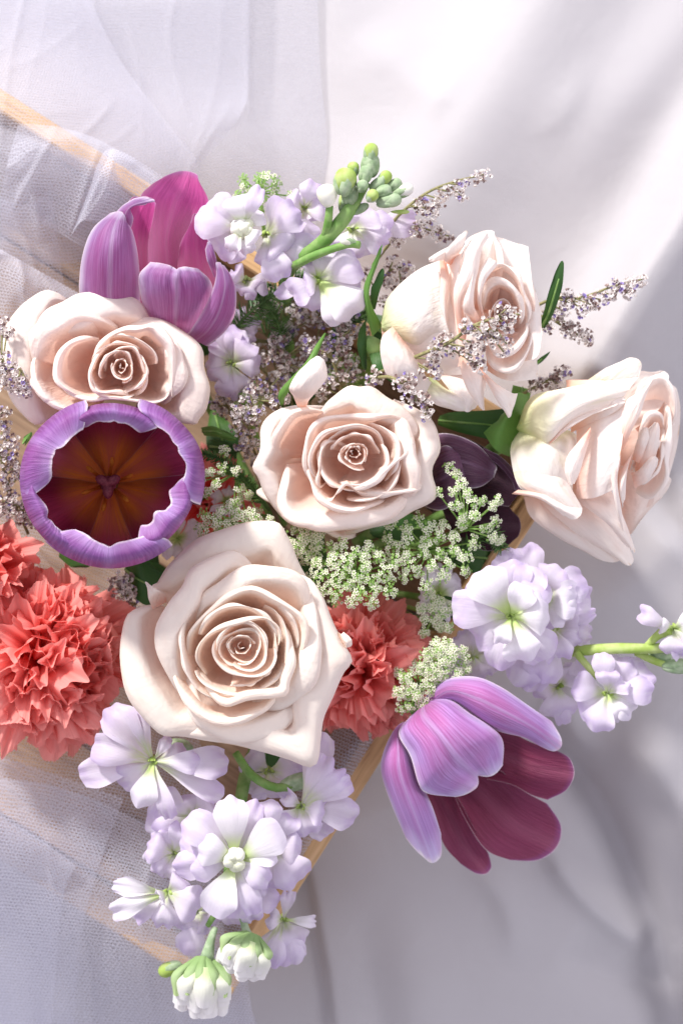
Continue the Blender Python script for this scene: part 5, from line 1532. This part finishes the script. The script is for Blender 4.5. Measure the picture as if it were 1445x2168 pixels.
umbel("brightest lace flower head between the largest rose and the centre rose", (752, 1215), 92, 600, 28, 1, (1.05, .82))
umbel("lace flower head right of the brightest one, under the centre rose's edge", (905, 1165), 100, 560, 28, 2, (1.15, .75))
umbel("lace flower spray lying over the dark plum tulip", (985, 1060), 60, 600, 16, 3, pts=[(948, 985), (965, 1003), (978, 1025), (960, 1040), (990, 1045), (1003, 1062), (925, 1042), (1022, 1060), (1045, 1070), (1055, 1058), (965, 1070), (980, 1095), (1050, 1105), (1005, 1090), (1030, 1120), (1060, 1145), (1045, 1140)], ru=13, foot=(985, 1120, 500), nf=13)
umbel("small sunlit lace flower head touching the top edge of the largest rose", (490, 1108), 66, 600, 17, 4, (1.35, .5), closed=.35, ru=15)
umbel("loose green lace flower spray between the open tulip and the centre rose", (480, 1010), 60, 520, 14, 5, pts=[(430, 1010), (445, 1000), (415, 1022), (455, 1025), (470, 992), (435, 1045), (510, 1040), (505, 1062), (528, 1050), (495, 1075), (545, 1085), (520, 1085), (475, 955), (500, 1000)], foot=(500, 1000, 470), ru=12, nf=11, closed=.3)
umbel("dense greenish lace flower head above the lower right tulip", (942, 1395), 60, 520, 18, 6, (.95, .8), closed=.3, ru=15)
umbel("second dense greenish lace flower head, touching the lower right tulip's base", (885, 1455), 62, 500, 20, 7, (.85, 1.05), closed=.45, ru=15)
umbel("small shaded lace flower head above the two dense greenish ones", (920, 1300), 50, 470, 11, 8, (.9, .9), closed=.3, ru=13)
umbel("green lace flower head behind the top stock's leftmost flower", (550, 408), 64, 520, 16, 9, (1.1, .7), closed=.8, ru=14)
umbel("loose lace flower head left of the brightest one, behind the largest rose", (650, 1150), 60, 540, 14, 10, (1, .8), closed=.3)
umbel("small green lace flower head above the centre rose", (735, 790), 50, 440, 10, 11, (1.1, .7), closed=.8, ru=13)
umbel("green lace flowers left of the centre rose's rolled petal", (520, 850), 50, 440, 9, 12, (.8, 1.1), closed=.75, ru=13)

# ------------------------------------------------------------------ leaves and feathery greens
GL = "green leaves among the flowers"


def leaf(label, Lp, Rp, tip, z, mat=M_LEAF, seed=0, b=8):
    T = thing("leaf", label, "leaf", (Lp[0][0], Lp[0][1], z[0] if not np.isscalar(z) else z), GL)
    patch(T, Lp, Rp, z, b, mat, 'out', tip, name="blade", seed=seed, wr=4, nu=20)
    P = [((a[0] + c_[0]) / 2, (a[1] + c_[1]) / 2) for a, c_ in zip(Lp, Rp)]
    zz = np.interp(np.linspace(0, 1, len(P)), np.linspace(0, 1, 2 if np.isscalar(z) else len(z)), [z, z] if np.isscalar(z) else z)
    tube("midrib", [p + (q + b,) for p, q in zip(P, zz)], [3, 1.5], M_GREEN, T, n=12, sides=5)
    return T


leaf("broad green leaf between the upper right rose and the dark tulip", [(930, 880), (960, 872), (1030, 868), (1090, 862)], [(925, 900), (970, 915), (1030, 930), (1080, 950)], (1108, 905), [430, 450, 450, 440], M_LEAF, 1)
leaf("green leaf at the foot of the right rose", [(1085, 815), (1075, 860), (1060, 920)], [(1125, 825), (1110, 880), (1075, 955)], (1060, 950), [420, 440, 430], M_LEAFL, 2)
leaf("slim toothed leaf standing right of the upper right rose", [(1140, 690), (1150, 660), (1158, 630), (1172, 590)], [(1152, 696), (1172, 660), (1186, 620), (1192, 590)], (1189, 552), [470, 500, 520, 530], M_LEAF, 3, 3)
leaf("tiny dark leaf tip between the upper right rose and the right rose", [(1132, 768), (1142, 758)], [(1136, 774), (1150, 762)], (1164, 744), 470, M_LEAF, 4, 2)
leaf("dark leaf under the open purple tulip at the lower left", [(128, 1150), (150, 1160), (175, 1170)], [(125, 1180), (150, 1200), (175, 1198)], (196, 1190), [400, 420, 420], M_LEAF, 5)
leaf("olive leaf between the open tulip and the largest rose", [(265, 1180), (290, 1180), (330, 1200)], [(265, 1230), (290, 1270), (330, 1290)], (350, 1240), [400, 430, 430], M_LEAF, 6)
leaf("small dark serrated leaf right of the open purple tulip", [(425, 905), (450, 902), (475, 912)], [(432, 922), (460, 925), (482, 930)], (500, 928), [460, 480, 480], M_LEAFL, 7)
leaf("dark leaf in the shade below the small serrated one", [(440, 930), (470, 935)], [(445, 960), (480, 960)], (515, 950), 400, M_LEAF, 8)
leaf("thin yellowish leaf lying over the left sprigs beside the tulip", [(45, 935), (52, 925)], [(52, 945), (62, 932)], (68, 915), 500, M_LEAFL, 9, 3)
leaf("green leaf under the left side of the centre rose", [(470, 980), (500, 985)], [(500, 1010), (530, 1010)], (560, 1060), 430, M_LEAFL, 10)
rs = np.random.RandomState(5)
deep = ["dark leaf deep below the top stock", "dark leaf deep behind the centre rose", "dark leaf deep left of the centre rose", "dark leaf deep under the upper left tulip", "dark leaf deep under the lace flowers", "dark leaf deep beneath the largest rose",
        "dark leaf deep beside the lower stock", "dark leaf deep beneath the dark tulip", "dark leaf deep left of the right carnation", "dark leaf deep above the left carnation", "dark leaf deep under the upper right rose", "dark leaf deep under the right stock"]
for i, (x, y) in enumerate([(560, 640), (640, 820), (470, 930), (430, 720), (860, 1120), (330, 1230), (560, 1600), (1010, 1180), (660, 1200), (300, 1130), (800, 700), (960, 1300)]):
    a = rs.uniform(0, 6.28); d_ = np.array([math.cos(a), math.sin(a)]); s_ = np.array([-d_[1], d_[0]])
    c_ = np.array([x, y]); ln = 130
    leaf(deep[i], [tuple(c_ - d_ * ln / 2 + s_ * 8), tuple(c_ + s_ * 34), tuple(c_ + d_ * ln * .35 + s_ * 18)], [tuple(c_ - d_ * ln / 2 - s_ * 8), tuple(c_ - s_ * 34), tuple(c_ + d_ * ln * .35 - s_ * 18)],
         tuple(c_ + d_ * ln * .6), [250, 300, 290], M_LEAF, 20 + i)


def feather(label, path, width, seed, z=0):
    T = thing("feathery_frond", label, "greenery", path[0], "feathery green fronds")
    tube("stem", path, [4, 2.5], M_FERN, T, n=14, sides=5)
    P = cr(np.array(path, float), 40)
    r_ = np.random.RandomState(seed)
    g = []
    for i in range(3, 40):
        for s in (-1, 1):
            for _ in range(3):
                tdir = P[min(39, i + 1)] - P[i - 1]; tdir = tdir / np.linalg.norm(tdir)
                nrm = np.array([-tdir[1], tdir[0], 0]) * s
                ln = width * r_.uniform(.5, 1) * (1 - .5 * i / 40)
                e = P[i] + (nrm * r_.uniform(.6, 1) + tdir * r_.uniform(.2, .9)) * ln + (0, 0, r_.uniform(-10, 14))
                g.append(tube_geo([P[i], (P[i] + e) / 2 + (0, 0, 4), e], [1.5, .8], 3))
    V, F, _ = join([(a, b, 0) for a, b in g])
    o = mesh_obj("needles", V, F, M_FERN, T)
    o["kind"] = "stuff"


feather("dark feathery frond right of the upper left tulip", [(470, 740, 380), (520, 670, 430), (600, 610, 460), (650, 585, 450)], 50, 1)
feather("feathery frond under the top stock's middle flowers", [(600, 760, 360), (590, 690, 400), (560, 640, 420), (540, 600, 420)], 44, 2)
feather("feathery frond between the top stock and the upper right rose", [(680, 800, 360), (700, 730, 400), (740, 680, 430), (780, 660, 430)], 40, 3)
feather("bright feathery frond left of the centre rose", [(570, 1080, 430), (520, 1020, 470), (470, 975, 490), (430, 960, 490)], 30, 4)
feather("feathery frond beneath the lace flowers over the dark tulip", [(940, 1200, 420), (1000, 1150, 470), (1040, 1130, 490), (1060, 1160, 490)], 40, 5)
